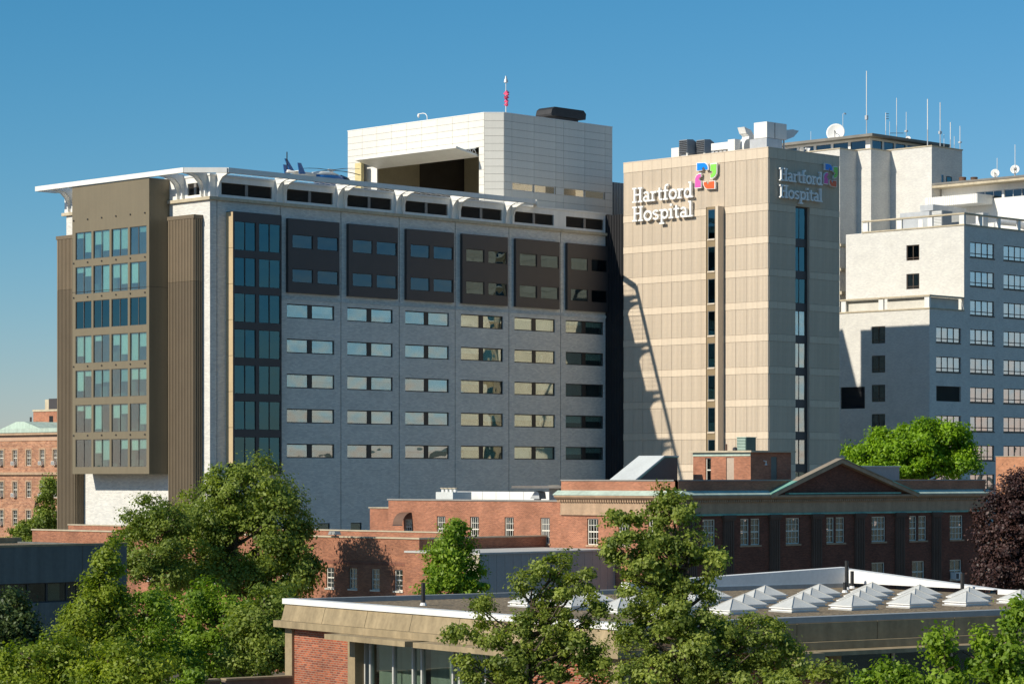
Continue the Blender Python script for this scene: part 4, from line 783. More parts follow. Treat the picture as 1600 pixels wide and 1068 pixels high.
# ================================================================ old brick building with pediment
OX, OY, OXE, OYB = 157.6, 139.4, 198.3, 152.0
OB = Thing('pedimented_building', 'old dark red brick building with a triangular pediment and green copper cornice', 'building', (OX, OY, 0))
fo_l = Face(OB, (OX, OYB, 0), FR); fo_r = Face(OB, (OX, OY, 0), 0.0)
zP, zC, zF, zB = ZC - 0.2, ZC - 1.4, ZC - 2.0, ZC - 2.95       # parapet top, cornice, frieze top, frieze bottom
wz0, wz1 = ZC - 5.4, ZC - 3.3
def sash(face, x, z, w, h, nx, ny, blinds=(0, 0, 0.4), y=0.12):
    vs = [(w * (i + 1) / nx, 0.035) for i in range(nx - 1)]; hs = [(h * (i + 1) / ny, 0.10 if i + 1 == ny // 2 else 0.035) for i in range(ny - 1)]
    return face.window(x, z, w, h, vs, hs, 0.08, 0.08, y, PAINTWOOD, GL_OLD, blinds, shade_y=0.2)
hl = [(OYB - YL(926, OX), 1.22), (OYB - YL(975, OX), 1.22), (OYB - YL(1022, OX), 1.22)]; hl = [(a - 0.6, w) for a, w in hl]
fo_l.wall(0, OYB - OY, 0, zB, [(a, a + w, wz0, wz1) for a, w in hl], RED_BRICK)
for a, w in hl: sash(fo_l, a, wz0, w, wz1 - wz0, 4, 4); fo_l.put('sill', MB().box(a - 0.1, a + w + 0.1, -0.08, 0.06, wz0 - 0.14, wz0 - 0.004), STONE)
ww_ = [(1098, 1118, 4), (1157, 1171, 2), (1173, 1188, 2), (1228, 1250, 4), (1291.5, 1304, 2), (1306, 1320, 2), (1362, 1384, 4), (1421, 1433, 2), (1435, 1448, 2), (1484, 1505, 4)]
hr_ = [(XR(a, OY) - OX, XR(b, OY) - OX, n) for a, b, n in ww_]
low = [(XR(a, OY) - OX, XR(b, OY) - OX) for a, b in ((1362, 1383), (1425, 1445), (1484, 1503))]
DARK_BRICK = BRICK('dark_red_brick', (0.22, 0.072, 0.045), (0.13, 0.045, 0.03), (0.14, 0.085, 0.06), 0.23, 0.085, 0.010, 0.2, 0.16)  # darker version of the red brick, for this front only
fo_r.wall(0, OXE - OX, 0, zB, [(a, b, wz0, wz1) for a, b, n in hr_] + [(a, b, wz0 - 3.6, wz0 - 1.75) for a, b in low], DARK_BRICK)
for a, b, n in hr_: sash(fo_r, a, wz0, b - a, wz1 - wz0, n, 4, (0, 0, 0.3)); fo_r.put('sill', MB().box(a - 0.08, b + 0.08, -0.08, 0.06, wz0 - 0.14, wz0 - 0.004), STONE)
a = low[2][0]; AC = Thing('window_air_conditioner', 'white air conditioner in a low window of the pedimented building beside the purple beech', 'air conditioner', (OX + a + 0.3, OY, wz0 - 3.45))
AC.part('case', MB().box(OX + a + 0.25, OX + a + 1.15, OY - 0.45, OY + 0.11, wz0 - 3.45, wz0 - 2.85), WHITE); AC.part('grille', MB().box(OX + a + 0.32, OX + a + 0.7, OY - 0.47, OY - 0.451, wz0 - 3.38, wz0 - 2.92), DARKSTEEL)
for a, b in low: sash(fo_r, a, wz0 - 3.6, b - a, 1.85, 2, 2, (0, 0.4))
OB.part('rooms', MB().box(OX + 0.8, OXE - 0.1, OY + 0.8, OYB + 6, 0, zB), INTERIOR)
OB.part('far_wall', MB().box(OXE - 0.1, OXE, OY + 0.003, OYB + 6, 0, zP), RED_BRICK)
for face, L_, ex in ((fo_l, OYB - OY - 0.012, 0.0), (fo_r, OXE - OX, 0.0)):
    face.put('frieze', MB().box(0.0 if face is fo_r else 0, L_, -0.08 if face is fo_r else -0.084, 0.4, zB + 0.003, zF), STONE)
    face.put('string_course', MB().box(0, L_, -0.16, 0.0, zB - 0.08, zB + 0.06), COPPER if face is fo_r else STONE)
    face.put('parapet_wall', MB().box(0, L_, 0.0, 0.35, zC + 0.05, zP - 0.1), RED_BRICK)
    face.put('parapet_band', MB().box(0, L_, -0.03, 0.3, zC + 0.02, zC + 0.3), STONE)
    face.put('coping', MB().box(-0.05 if face is fo_l else -0.06, L_ if face is fo_l else L_ + 0.05, -0.06, 0.42, zP - 0.1, zP + (0.0 if face is fo_l else 0.004)), M('roof_coping_metal', (0.28, 0.27, 0.25), 0.7))
e0 = 0.55
fo_l.put('cornice', MB().prism([(0.0, zF), (-0.15, zF), (-0.2, zF + 0.22), (-0.42, zF + 0.3), (-e0, zF + 0.42), (-e0, zC - 0.05), (0, zC)], lambda p, e: (-0.3 + e * (OYB - OY + 0.3 + e0), p[0], p[1])), STONE)
fo_r.put('cornice', MB().prism([(0.0, zF), (-0.15, zF), (-0.2, zF + 0.22), (-0.42, zF + 0.3), (-e0 + 0.003, zF + 0.42), (-e0 + 0.003, zC - 0.05), (0, zC)], lambda p, e: (-e0 + e * (OXE - OX + e0 + 0.4), p[0], p[1])), STONE)
dm = MB()
for i in range(48): dm.box(0.05 + 0.265 * i, 0.19 + 0.265 * i, -0.28, -0.17, zF + 0.03, zF + 0.2)
fo_l.put('dentil_row', dm, STONE)['kind'] = 'stuff'; dm = MB()
for i in range(150): dm.box(0.05 + 0.27 * i, 0.19 + 0.27 * i, -0.28, -0.17, zF + 0.03, zF + 0.2)
fo_r.put('dentil_row', dm, STONE)['kind'] = 'stuff'
def slope(x0, x1): return MB().prism([(-0.02, zC - 0.04), (-e0 - 0.06, zC - 0.04), (-e0 - 0.06, zC + 0.03), (-0.02, zC + 0.34)], lambda p, e: (x1 if e else x0, p[0], p[1]))
fo_l.put('copper_gutter', slope(-0.35, OYB - OY + e0), COPPER_P)
pxa, pxc, pxb = XR(1198, OY) - OX, XR(1307, OY) - OX, XR(1425, OY) - OX; pz = Z(718, DEP(OX + pxc, OY))
for a, b in ((-e0, pxa + 0.1), (pxb - 0.1, OXE - OX + 0.4)): fo_r.put('copper_gutter', slope(a, b), COPPER_P)
fo_r.put('copper_flashing', MB().box(pxa + 2.2, pxb - 2.2, -0.5, -0.05, zC + 0.02, zC + 0.14), COPPER)
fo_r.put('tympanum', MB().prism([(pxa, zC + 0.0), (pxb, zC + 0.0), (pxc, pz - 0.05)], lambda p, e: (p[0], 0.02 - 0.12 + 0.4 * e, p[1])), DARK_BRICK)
def rake(xa_, za_, xb_, zb_, nm, mat, y0, y1, t, off):
    d = Vector((xb_ - xa_, zb_ - za_)).normalized(); nn = Vector((-d.y, d.x))
    if nn.y < 0: nn = -nn
    p = [Vector((xa_, za_)) + nn * off, Vector((xb_, zb_)) + nn * off, Vector((xb_, zb_)) + nn * (off + t), Vector((xa_, za_)) + nn * (off + t)]
    if xb_ < xa_: p = [p[1], p[0], p[3], p[2]]
    fo_r.put(nm, MB().prism([(q.x, q.y) for q in p], lambda q, e: (q[0], y0 + (y1 - y0) * e, q[1])), mat)
rake(pxa - 0.2, zC - 0.05, pxc, pz, 'raking_cornice', STONE, -0.62, 0.1, 0.3, -0.25); rake(pxb + 0.2, zC - 0.05, pxc, pz, 'raking_cornice', STONE, -0.615, 0.1, 0.3, -0.25)
def lerp(a, b, t): return a + (b - a) * t
tq = 0.36; GR = M('weathered_gable_edge', (0.30, 0.245, 0.18), 0.8, 0.15)
for xa_, sg in ((pxa - 0.2, -0.68), (pxb + 0.2, -0.675)):
    xm, zm = lerp(xa_, pxc, tq), lerp(zC - 0.05, pz, tq)
    rake(xa_, zC - 0.05, xm, zm, 'gable_roof', COPPER, sg, 1.5, 0.08, 0.055); rake(xm, zm, pxc, pz, 'gable_edge', GR, sg, 0.0, 0.08, 0.055)
for u_ in (1079, 1137, 1209, 1275, 1342, 1405, 1462):
    xa_ = XR(u_, OY) - OX; pm_ = MB().box(xa_ - 0.62, xa_ + 0.62, -0.16, 0.0, 0, wz1 - 0.1)
    for i in range(5): pm_.box(xa_ - 0.52 + 0.23 * i, xa_ - 0.40 + 0.23 * i, -0.21, -0.16, 0, wz1 - 0.15)
    pil = fo_r.put('pilaster', pm_, M('dark_brown_stone', (0.12, 0.075, 0.055), 0.9, 0.15))
    sub(pil, 'capital', MB().box(xa_ - 0.75, xa_ + 0.75, -0.3, 0.0, wz1 + 0.05, wz1 + 0.3).box(xa_ - 0.68, xa_ + 0.68, -0.24, 0.0, wz1 - 0.1, wz1 + 0.05), M('dark_brown_stone', (0.12, 0.075, 0.055), 0.9, 0.15))
OB.part('roof', MB().box(OX + 0.35, OXE - 0.1, OY + 0.35, OYB + 6, zP - 0.7, zP - 0.5), TAR)
# its roof things
rz = zP - 0.5; px_, py_ = XY(1173, 222)
P = Thing('brick_penthouse', 'small flat-roofed red brick penthouse behind the pediment', 'penthouse', (px_, py_, rz))
yE = YL(1083, px_); xE = XR(1236, py_); pt = Z(706, 222)
fa = Face(P, (px_, yE, 0), FR); La = yE - py_
fa.wall(0, La, rz, pt, [(1.35, 1.95, rz + 0.3, pt - 0.45), (3.6, 4.45, rz, pt - 0.4)], RED_BRICK, 0.15); fb_ = Face(P, (px_, py_, 0), 0.0)
fb_.wall(0, xE - px_, rz, pt, [(2.6, 3.4, rz + 0.2, pt - 0.35)], RED_BRICK, 0.15)
sash(fa, 1.35, rz + 0.3, 0.6, pt - 0.75 - rz, 1, 2, (0.5,)); fa.put('door', MB().box(3.6, 4.45, 0.08, 0.14, rz, pt - 0.4), M('tan_door', (0.45, 0.36, 0.28), 0.7)); fb_.put('shutter', MB().box(2.6, 3.4, 0.06, 0.12, rz + 0.2, pt - 0.35), M('grey_green_shutter', (0.16, 0.19, 0.17), 0.7))
P.part('inside', MB().box(px_ + 0.4, xE - 0.01, py_ + 0.4, yE - 0.01, rz, pt - 0.05), RED_BRICK); P.part('flat_roof', MB().box(px_ - 0.3, xE + 0.3, py_ - 0.3, yE + 0.3, pt, pt + 0.14), LEDGE)
fa.put('pale_fascia', MB().box(0.0, La, -0.05, 0.0, pt - 0.3, pt - 0.003), COPPER_P); fb_.put('wall_lamp', MB().tube([(1.6, -0.03, pt - 0.7), (1.6, -0.3, pt - 0.75), (1.6, -0.3, pt - 1.05)], [0.05, 0.08, 0.13], 8), WHITE)
cx_, cy_ = XY(1166, 225); U = Thing('condenser_unit', 'green slatted condenser on the brick penthouse roof', 'condenser', (cx_, cy_, pt + 0.14))
zc0 = pt + 0.14; U.part('casing', MB().box(cx_, cx_ + 1.25, cy_, cy_ + 1.0, zc0, zc0 + 1.1), M('dark_green_metal', (0.05, 0.10, 0.09), 0.5)); m = MB()
for i in range(8): m.box(cx_ - 0.05, cx_, cy_ + 0.05, cy_ + 0.95, zc0 + 0.08 + 0.125 * i, zc0 + 0.15 + 0.125 * i)
U.part('slats', m, M('pale_green_metal', (0.42, 0.55, 0.47), 0.5)); U.part('rim', MB().box(cx_ - 0.06, cx_ + 1.31, cy_ - 0.05, cy_ + 1.05, zc0 + 1.1, zc0 + 1.15), M('pale_green_metal', (0.42, 0.55, 0.47)))
x, y = XY(1135, 224); U = Thing('vent_pipes', 'short rusty vent pipe beside a low cap on the brick penthouse', 'vent', (x, y, zc0)); U.part('pipe', MB().tube([(x, y, zc0), (x, y, zc0 + 0.55)], 0.09, 8), M('rusty_metal', (0.13, 0.075, 0.05))); U.part('cap', MB().tube([(x + 0.5, y - 0.5, zc0), (x + 0.5, y - 0.5, zc0 + 0.2), (x + 0.5, y - 0.5, zc0 + 0.3)], [0.2, 0.2, 0.1], 10), DARKSTEEL)
sx, sy = XR(985, 149.0), 149.0; sh = Z(713, 222)
U = Thing('wedge_skylight', 'wedge-shaped white metal roof light with a dark side on the old brick roof', 'skylight', (sx, sy, rz))
U.part('body', MB().prism([(0, rz), (5.75, rz), (5.75, sh), (4.1, sh)], lambda p, e: (sx + p[0], sy + 2.6 * e, p[1])), M('dark_slate_metal', (0.06, 0.075, 0.085), 0.5))
hyp = math.hypot(4.1, sh - rz); U.part('sloped_cover', MB().prism([(-0.15, rz + 0.02), (4.1, sh + 0.02), (5.85, sh + 0.02), (5.85, sh + 0.1), (4.05, sh + 0.1), (-0.25, rz + 0.1)], lambda p, e: (sx + p[0], sy - 0.1 + 2.85 * e, p[1])), M('pale_sheet_metal', (0.60, 0.62, 0.60), 0.5, 0.1))
U.part('copper_edge', MB().prism([(0.1, rz - 0.02), (4.1, sh - 0.07), (5.8, sh - 0.07), (5.8, sh + 0.012), (4.08, sh + 0.012), (-0.1, rz + 0.0)], lambda p, e: (sx + p[0], sy - 0.08 + 0.07 * e, p[1])), COPPER)
bx_, by_ = XR(1340, 146), 146; U = Thing('rooftop_plant_box', 'long pale grey metal plant box behind the pediment', 'roof unit', (bx_, by_, rz)); zz = Z(729, DEP(bx_, by_)); U.part('casing', MB().box(bx_, bx_ + 6.0, by_, by_ + 2.5, rz, zz), GREYMETAL); U.part('lid', MB().box(bx_ - 0.1, bx_ + 6.1, by_ - 0.1, by_ + 2.6, zz + 0.003, zz + 0.1), M('pale_sheet_metal', (0.6, 0.62, 0.6)))

# ================================================================ lower red brick wing
NX = 158.25; NY1 = YL(607, NX); nz = ZC - 1.98
NW = Thing('brick_wing', 'sunlit red brick wing with tall sash windows joined to the pedimented building', 'building', (NX, OYB, 0))
fn = Face(NW, (NX, NY1, 0), FR); ln = NY1 - OYB - 0.01; hs = []
for u0 in (683, 735, 789, 845): a = NY1 - YL(u0 - 0.5, NX); hs.append((a, a + 1.05, ZC - 5.4, ZC - 3.3))
a1 = NY1 - YL(632, NX); hs.append((a1, a1 + 0.95, ZC - 4.9, ZC - 3.6))
fn.wall(0, ln, 0, nz, hs, RED_BRICK, 0.25)
for h in hs: sash(fn, h[0], h[2], h[1] - h[0], h[3] - h[2], 4, 4, (0, 0, 0.5)); fn.put('sill', MB().box(h[0] - 0.1, h[1] + 0.1, -0.07, 0.05, h[2] - 0.13, h[2] - 0.004), STONE)
NW.part('body', MB().box(NX + 0.6, NX + 14, OYB + 6.1, NY1 - 0.3, 0, nz - 0.15).box(NX + 0.6, NX + 14, OYB + 0.05, OYB + 6.05, 0, ZC - 2.2), INTERIOR)
fn.put('coping', MB().box(-0.1, ln, -0.08, 0.4, nz, nz + 0.12), M('roof_coping_metal', (0.28, 0.27, 0.25)))
NW.part('side_wall', MB().box(NX + 0.005, NX + 14, NY1 - 0.25, NY1, 0, nz - 0.003), RED_BRICK)
NW.part('rear_block', MB().box(NX + 2.6, NX + 12, NY1 + 0.01, YL(578, NX + 2.6), 0, Z(794, 236)), RED_BRICK); NW.part('rear_coping', MB().box(NX + 2.5, NX + 12.1, NY1 + 0.01, YL(578, NX + 2.6) + 0.1, Z(794, 236), Z(792.5, 236)), LEDGE)
for u0 in (637, 668):
    a = NY1 - YL(u0, NX); m = MB()
    for i in range(6):
        t0, t1 = R(90 * i / 6), R(90 * (i + 1) / 6); m.quad((a - 0.7, -1.1 * math.sin(t0), ZC - 4.1 + 1.1 * math.cos(t0)), (a + 0.5, -1.1 * math.sin(t0), ZC - 4.1 + 1.1 * math.cos(t0)), (a + 0.5, -1.1 * math.sin(t1), ZC - 4.1 + 1.1 * math.cos(t1)), (a - 0.7, -1.1 * math.sin(t1), ZC - 4.1 + 1.1 * math.cos(t1)))
    if u0 == 637: fn.put('awning', m, M('brown_awning', (0.16, 0.09, 0.06), 0.7)); fn.put('awning_rib', MB().tube([(a - 0.7, -1.1, ZC - 4.1), (a + 0.5, -1.1, ZC - 4.1)], 0.04, 5), DARKSTEEL)
x, y = XR(681, 168) + 0, 168.0
xw = NX + 1.2
U = Thing('vent_cluster', 'white boxed curb with four capped vents on the brick wing roof', 'vent', (xw, YL(695, xw), nz - 0.15)); ya_, yb2 = YL(719, xw), YL(681, xw)
U.part('curb', MB().box(xw, xw + 2.2, ya_ + 0.9, yb2, nz - 0.15, nz + 0.72), M('pale_sheet_metal', (0.6, 0.62, 0.6)))
for i in range(4):
    y_ = ya_ + 1.1 + 0.42 * i * 1.2; U.part('vent_stack', MB().tube([(xw + 0.5, y_, nz + 0.72), (xw + 0.5, y_, nz + 1.0)], 0.16, 10), WHITE); U.part('vent_cap', MB().tube([(xw + 0.5, y_, nz + 1.0), (xw + 0.5, y_, nz + 1.08)], 0.26, 10), LEDGE)
m = MB(); xs_ = NX + 4.5; yA, yB2 = YL(862, xs_), YL(712, xs_); U = Thing('white_roof_wall', 'long low white panelled upstand on the brick wing roof', 'parapet', (xs_, yA, nz - 0.15)); n_ = 7
for i in range(n_): a = yA + (yB2 - yA) * i / n_; U.part('panel', MB().box(xs_, xs_ + 0.3, a + 0.02, a + (yB2 - yA) / n_ - 0.02, nz - 0.15, nz + 0.75), WHITE)
xs_ = NX + 1.5; U = Thing('white_block', 'plain white stucco block between the upstand and the copper cornice', 'roof unit', (xs_, YL(867, xs_), nz - 0.15)); U.part('block', MB().box(xs_, xs_ + 1.6, YL(874, xs_), YL(858, xs_), nz - 0.15, Z(759, 221)), WHITE_R); U.part('cap', MB().box(xs_ - 0.05, xs_ + 1.65, YL(874, xs_) - 0.03, YL(858, xs_) + 0.05, Z(759, 221) + 0.003, Z(758, 221)), LEDGE)
xs_ = NX + 1.0; U = Thing('turbine_vent', 'small dark scoop vent on the brick wing roof before the upstand', 'vent', (xs_, YL(840, xs_), nz - 0.15)); y_ = YL(840, xs_); U.part('neck', MB().tube([(xs_, y_, nz - 0.15), (xs_, y_, nz + 0.2)], 0.3, 10), GALV); U.part('scoop', MB().prism([(-0.5, 0.2), (0.6, 0.2), (0.5, 0.75), (0.1, 0.85)], lambda p, e: (xs_ - 0.4 + 0.8 * e, y_ - p[0], nz + p[1])), GALV)

# ================================================================ low brick building, grey metal box
LX, LY = 144.1, 154.3; LZ = ZC - 4.83
LB = Thing('low_brick_building', 'low brown-red brick building with white sash windows behind the trees', 'building', (LX, LY, 0))
flb = Face(LB, (LX, 206.0, 0), FR); hs = []
for u0 in (616.5, 580.5, 545.5, 510, 475, 440, 405, 370, 335, 300, 265, 230): a = 206.0 - YL(u0 - 0.5, LX); hs.append((a, a + 0.98, ZC - 8.9, ZC - 7.25))
flb.wall(0, 206.0 - LY, 0, LZ, hs, BROWN_BRICK, 0.22)
for h in hs: sash(flb, h[0], h[2], 0.98, 1.65, 2, 4, (0, 0, 0.3)); flb.put('sill', MB().box(h[0] - 0.08, h[1] + 0.08, -0.08, 0.05, h[2] - 0.13, h[2] - 0.004), PAINTWOOD)
flb.put('soldier_course', MB().box(0, 206.0 - LY, -0.025, 0.0, ZC - 6.95, ZC - 6.65), BRICK('soldier_brick', (0.32, 0.11, 0.065), (0.2, 0.075, 0.05), (0.25, 0.17, 0.12), 0.08, 0.3))
LB.part('side_wall', MB().box(LX + 0.002, NX - 0.01, LY, LY + 0.3, 0, LZ), BROWN_BRICK)
LB.part('inside', MB().box(LX + 0.7, NX - 0.02, LY + 0.31, 206, 0, LZ - 0.3), TAR)
LB.part('coping', MB().box(LX - 0.08, LX + 0.4, LY - 0.08, 206.1, LZ + 0.002, LZ + 0.12).box(LX + 0.4, NX - 0.02, LY - 0.08, LY + 0.4, LZ + 0.002, LZ + 0.12), LEDGE)
LB.part('rear_parapet', MB().box(LX + 4.0, LX + 4.4, LY + 0.4, 206, LZ - 0.3, ZC - 4.42), RED_BRICK); LB.part('rear_coping', MB().box(LX + 3.95, LX + 4.45, LY + 0.4, 206.05, ZC - 4.42, ZC - 4.32), LEDGE)
x, y = LX - 0.0, YL(518, LX); U = Thing('roof_floodlight', 'small grey box floodlight on the low brick building\'s parapet', 'floodlight', (x, y, LZ + 0.12)); U.part('head', MB().prism([(0, 0.12), (0.6, 0.12), (0.5, 0.4), (0.1, 0.4)], lambda p, e: (x - 0.4 + 0.6 * e, y - p[0] * 1.6, LZ + 0.1 + p[1])), GREYMETAL); U.part('stem', MB().box(x + 0.0, x + 0.1, y - 0.5, y - 0.4, LZ + 0.12, LZ + 0.25), DARKSTEEL)
# pale annex base below the ribbed column
GX, GY = 142.6, 146.0; GZ = Z(866, 204)
GB = Thing('metal_clad_annex', 'grey standing-seam metal annex with a pale flat roof below the brick wing', 'building', (GX, GY, 0))
fg = Face(GB, (GX, GY, 0), 0.0); n_ = 17; w_s = (OX - GX - 0.05) / n_
sm = MB().box(0.012, w_s - 0.012, 0, 0.08, 0, GZ).mesh('seam_panel', GREYMETAL)
for i in range(n_): fg.put('seam_panel', sm, None, (i * w_s, 0, 0))
GB.part('body', MB().box(GX + 0.02, OX - 0.05, GY + 0.06, LY - 0.1, 0, GZ - 0.05), M('dark_grey_body', (0.15, 0.15, 0.15), 0.8)); GB.part('end_wall', MB().box(GX - 0.1, GX, GY + 1.4, LY - 0.1, 0, GZ), BROWN_BRICK); GB.part('corner_pier', MB().box(GX - 0.13, GX, GY - 0.03, GY + 1.39, 0, GZ), LEDGE)
GB.part('flat_roof', MB().box(GX - 0.15, OX - 0.05, GY - 0.12, LY - 0.05, GZ + 0.002, GZ + 0.14), M('pale_roof', (0.5, 0.49, 0.46)))
# orange brick corner at the edge of view
QX = 210.0; q0 = YL(1556, QX); QB = Thing('orange_brick_house', 'plain orange brick block end beyond the purple tree', 'building', (QX, q0, 0)); fq = Face(QB, (QX, q0, 0), FR)
fq.wall(0, 12, 0, Z(713, 252), [], BRICK('orange_brick', (0.56, 0.24, 0.12), (0.42, 0.17, 0.085), (0.45, 0.3, 0.2), 0.23, 0.085, 0.01)); QB.part('body', MB().box(QX + 0.05, QX + 12, q0 - 12, q0 - 0.01, 0, Z(713, 252) - 0.1), RED_BRICK); QB.part('coping', MB().box(QX - 0.05, QX + 0.4, q0 - 12, q0 + 0.02, Z(713, 252) + 0.002, Z(712.3, 252)), LEDGE)

# ================================================================ brick hall far behind with copper roof
AX = 232.4; ay0, ay1 = 322.0, 356.0; az = ZC + 6.2
HB = Thing('brownstone_hall', 'far brownstone brick hall with pale green copper roof and window air conditioners', 'building', (AX, ay0, 0)); fh = Face(HB, (AX, ay1, 0), FR); hs = []; acs = []
for r_, zt_ in enumerate((ZC + 4.0, ZC - 0.7, ZC - 4.9)):
    for i, u0 in enumerate((-22, -1.2, 20, 41.2, 62.6, 83)):
        a = ay1 - YL(u0, AX); hs.append((a, a + 1.15, zt_ - 2.3, zt_))
        if (r_, i) in ((0, 1), (0, 2), (0, 4), (0, 5), (1, 1), (1, 2), (1, 4), (2, 1), (2, 4)): acs.append((a, zt_ - 2.3, r_))
fh.wall(0, ay1 - ay0, 0, az, hs, OLD_STONE, 0.3)
for h in hs: sash(fh, h[0], h[2], 1.15, 2.3, 2, 4, (0, 0.5, 0.5)); fh.put('window_surround', MB().box(h[0] - 0.25, h[0] - 0.005, -0.05, 0.1, h[2] - 0.1, h[3] + 0.25).box(h[1] + 0.005, h[1] + 0.25, -0.05, 0.1, h[2] - 0.1, h[3] + 0.25).box(h[0] - 0.005, h[1] + 0.005, -0.05, 0.1, h[3] + 0.005, h[3] + 0.25), STONE)
fh.put('belt_course', MB().box(0, ay1 - ay0, -0.35, 0.0, ZC + 0.35, ZC + 0.75), STONE); fh.put('cornice', MB().box(0, ay1 - ay0, -0.6, 0.3, az + 0.002, az + 0.35), STONE); fh.put('frieze', MB().box(0, ay1 - ay0, -0.1, 0.0, az - 0.85, az), M('pink_sandstone', (0.5, 0.33, 0.23), 0.9, 0.1))
HB.part('body', MB().box(AX + 0.8, AX + 30, ay0, ay1, 0, az), INTERIOR); HB.part('copper_roof', MB().box(AX - 0.7, AX + 30, ay0, ay1, az + 0.353, az + 0.95).prism([(-5.0, 0), (5.5, 0), (1.2, 1.1), (-0.8, 1.1)], lambda p, e: (AX + 1.5 + 16 * e, YL(17, AX) - p[0], az + 0.95 + p[1] * (1.0 if e == 0 else 1.0))), COPPER_P)
ROWN = ['white air conditioner in a window above the brownstone hall\'s belt course', 'white air conditioner in a window just below the hall\'s belt course', 'white air conditioner in the lowest visible window row of the hall']
for i, (a, z, r_) in enumerate(acs):
    y = ay1 - a - 0.95; o = single('window_air_conditioner', MB().box(AX - 0.55, AX + 0.1, y, y + 0.75, z + 0.08, z + 0.62), WHITE, ROWN[r_], 'air conditioner', (AX, y + 0.4, z + 0.08), 'window air conditioners of storey %d' % (3 - r_))
    m = MB()
    for k in range(6): m.box(AX - 0.57, AX - 0.55, y + 0.05, y + 0.7, z + 0.12 + 0.08 * k, z + 0.16 + 0.08 * k)
    m.v = [(vx - AX, vy - y - 0.4, vz - z - 0.08) for vx, vy, vz in m.v]; sub(o, 'grille', m, DARKSTEEL)
bx_ = AX + 8; y0_, y1_ = YL(100, bx_), YL(52, bx_); zt_ = Z(641, 405)
HB.part('brick_tower', MB().box(bx_, bx_ + 8, y0_, y1_, az, zt_), RED_BRICK); HB.part('tower_cap', MB().box(bx_ - 0.1, bx_ + 8, y0_, y1_ + 0.1, zt_ + 0.002, zt_ + 0.3), LEDGE); HB.part('tower_slot', MB().box(bx_ - 0.03, bx_ + 0.1, YL(83, bx_), YL(77, bx_), az + 0.9, zt_ - 0.7), BLACK)
yb_a, yb_b = YL(95, bx_), YL(66, bx_); HB.part('cooling_box', MB().box(bx_ + 0.5, bx_ + 4, yb_b - 1.4, yb_b, zt_ + 0.3, Z(622, 405)), LEDGE); HB.part('cooling_box', MB().box(bx_ + 0.2, bx_ + 4, yb_a, yb_b - 1.41, zt_ + 0.3, Z(622, 405) + 0.1), DARKPANEL)
HB.part('flue', MB().tube([(bx_ - 1, YL(48, bx_ - 1), az + 0.9), (bx_ - 1, YL(48, bx_ - 1), az + 2.9)], 0.16, 8), DARKSTEEL)

# ================================================================ grey concrete building
KX, KY = XY(198, 140); kz = ZC - 3.47
KB = Thing('grey_concrete_building', 'blue-grey streaked concrete building with a dark window band', 'building', (KX, KY, 0)); fk = Face(KB, (KX - 30, KY, 0), 0.0)
wz_a, wz_b = Z(940, 137), Z(909, 137); xa_ = 30 - (KX - XR(-40, KY)); xb_ = 30 - (KX - XR(170, KY))
fk.wall(0, 30, 0, kz, [(xa_, xb_, wz_a, wz_b, 0.5)], CONC_G, 0.5)
fk.window(xa_, wz_a, xb_ - xa_, wz_b - wz_a, [((xb_ - xa_) * q, 0.12) for q in (0.2, 0.41, 0.55, 0.7, 0.85)], [], 0.06, 0.1, 0.25, DARKFRAME, GLASS('dim_glass', (0.7, 0.75, 0.72), (0.6, 0.65, 0.65), 0.03, 0.01), [0])
fk.put('blind', MB().box(30 - (KX - XR(79, KY)), 30 - (KX - XR(101, KY)), 0.45, 0.5, wz_a + 0.08, wz_b - 0.06), M('tan_blind', (0.5, 0.42, 0.28), 0.8)); fk.put('joint', MB().box(27.2, 27.23, -0.005, 0.001, 0, kz), JOINT)
KB.part('body', MB().box(KX - 29.9, KX - 0.02, KY + 1.2, KY + 9.5, 0, kz - 0.25), INTERIOR); KB.part('end_wall', MB().box(KX - 0.3, KX, KY + 0.003, KY + 9.5, 0, kz), CONC_G); KB.part('gravel_roof', MB().box(KX - 29.9, KX - 0.3, KY + 0.3, KY + 9.5, kz - 0.24, kz - 0.08), GRAVEL)
KB.part('parapet', MB().box(KX - 30, KX + 0.03, KY - 0.03, KY + 0.3, kz + 0.002, kz + 0.1).box(KX - 30, KX + 0.03, KY + 9.4, KY + 9.8, kz - 0.2, kz + 0.22), CONC)

# ================================================================ foreground flat-roofed building (turned off the grid)
dN = 80.0; nx_, ny_ = XY(970, dN); frz = R(-11)
FB = Thing('flat_roof_pavilion', 'low concrete and brick building with gravel roof and rows of pyramid skylights', 'building', (nx_, ny_, 0), frz)
zr = ZC - 4.38; LY_ = 20.1; LX_ = 26.3
fL = Face(FB, (0, LY_, 0), FR); fR = Face(FB, (0, 0, 0), 0.0)      # local frames
def fbox(nm, *a, mat=CONC): return FB.part(nm, MB().box(*a), mat, (0, 0, 0))
fbox('roof_slab', 0.3, LX_, 0.3, LY_ - 0.2, zr - 0.6, zr - 0.12, mat=GRAVEL)
fbox('roof_edge', -0.12, 0.32, -0.12, LY_ + 0.1, zr - 0.12, zr + 0.07, mat=WHITE); fbox('roof_edge', 0.32, LX_ + 0.1, -0.12, 0.32, zr - 0.12, zr + 0.06, mat=GREYMETAL); fbox('roof_edge', LX_ + 0.1, LX_ + 0.4, -0.12, 11.5, zr - 0.12, zr + 0.07, mat=WHITE_R); fbox('roof_edge', 0.32, LX_, LY_ - 0.25, LY_ + 0.1, zr - 0.12, zr + 0.05, mat=GREYMETAL)
m = MB().prism([(15.0, 0.05), (LX_ - 0.1, 0.05), (LX_ - 0.1, 0.70), (15.0, 0.30)], lambda p, e: (p[0], LY_ - 0.2 + 0.5 * e, zr + p[1])); FB.part('white_upstand', m, WHITE_R, (0, 0, 0))
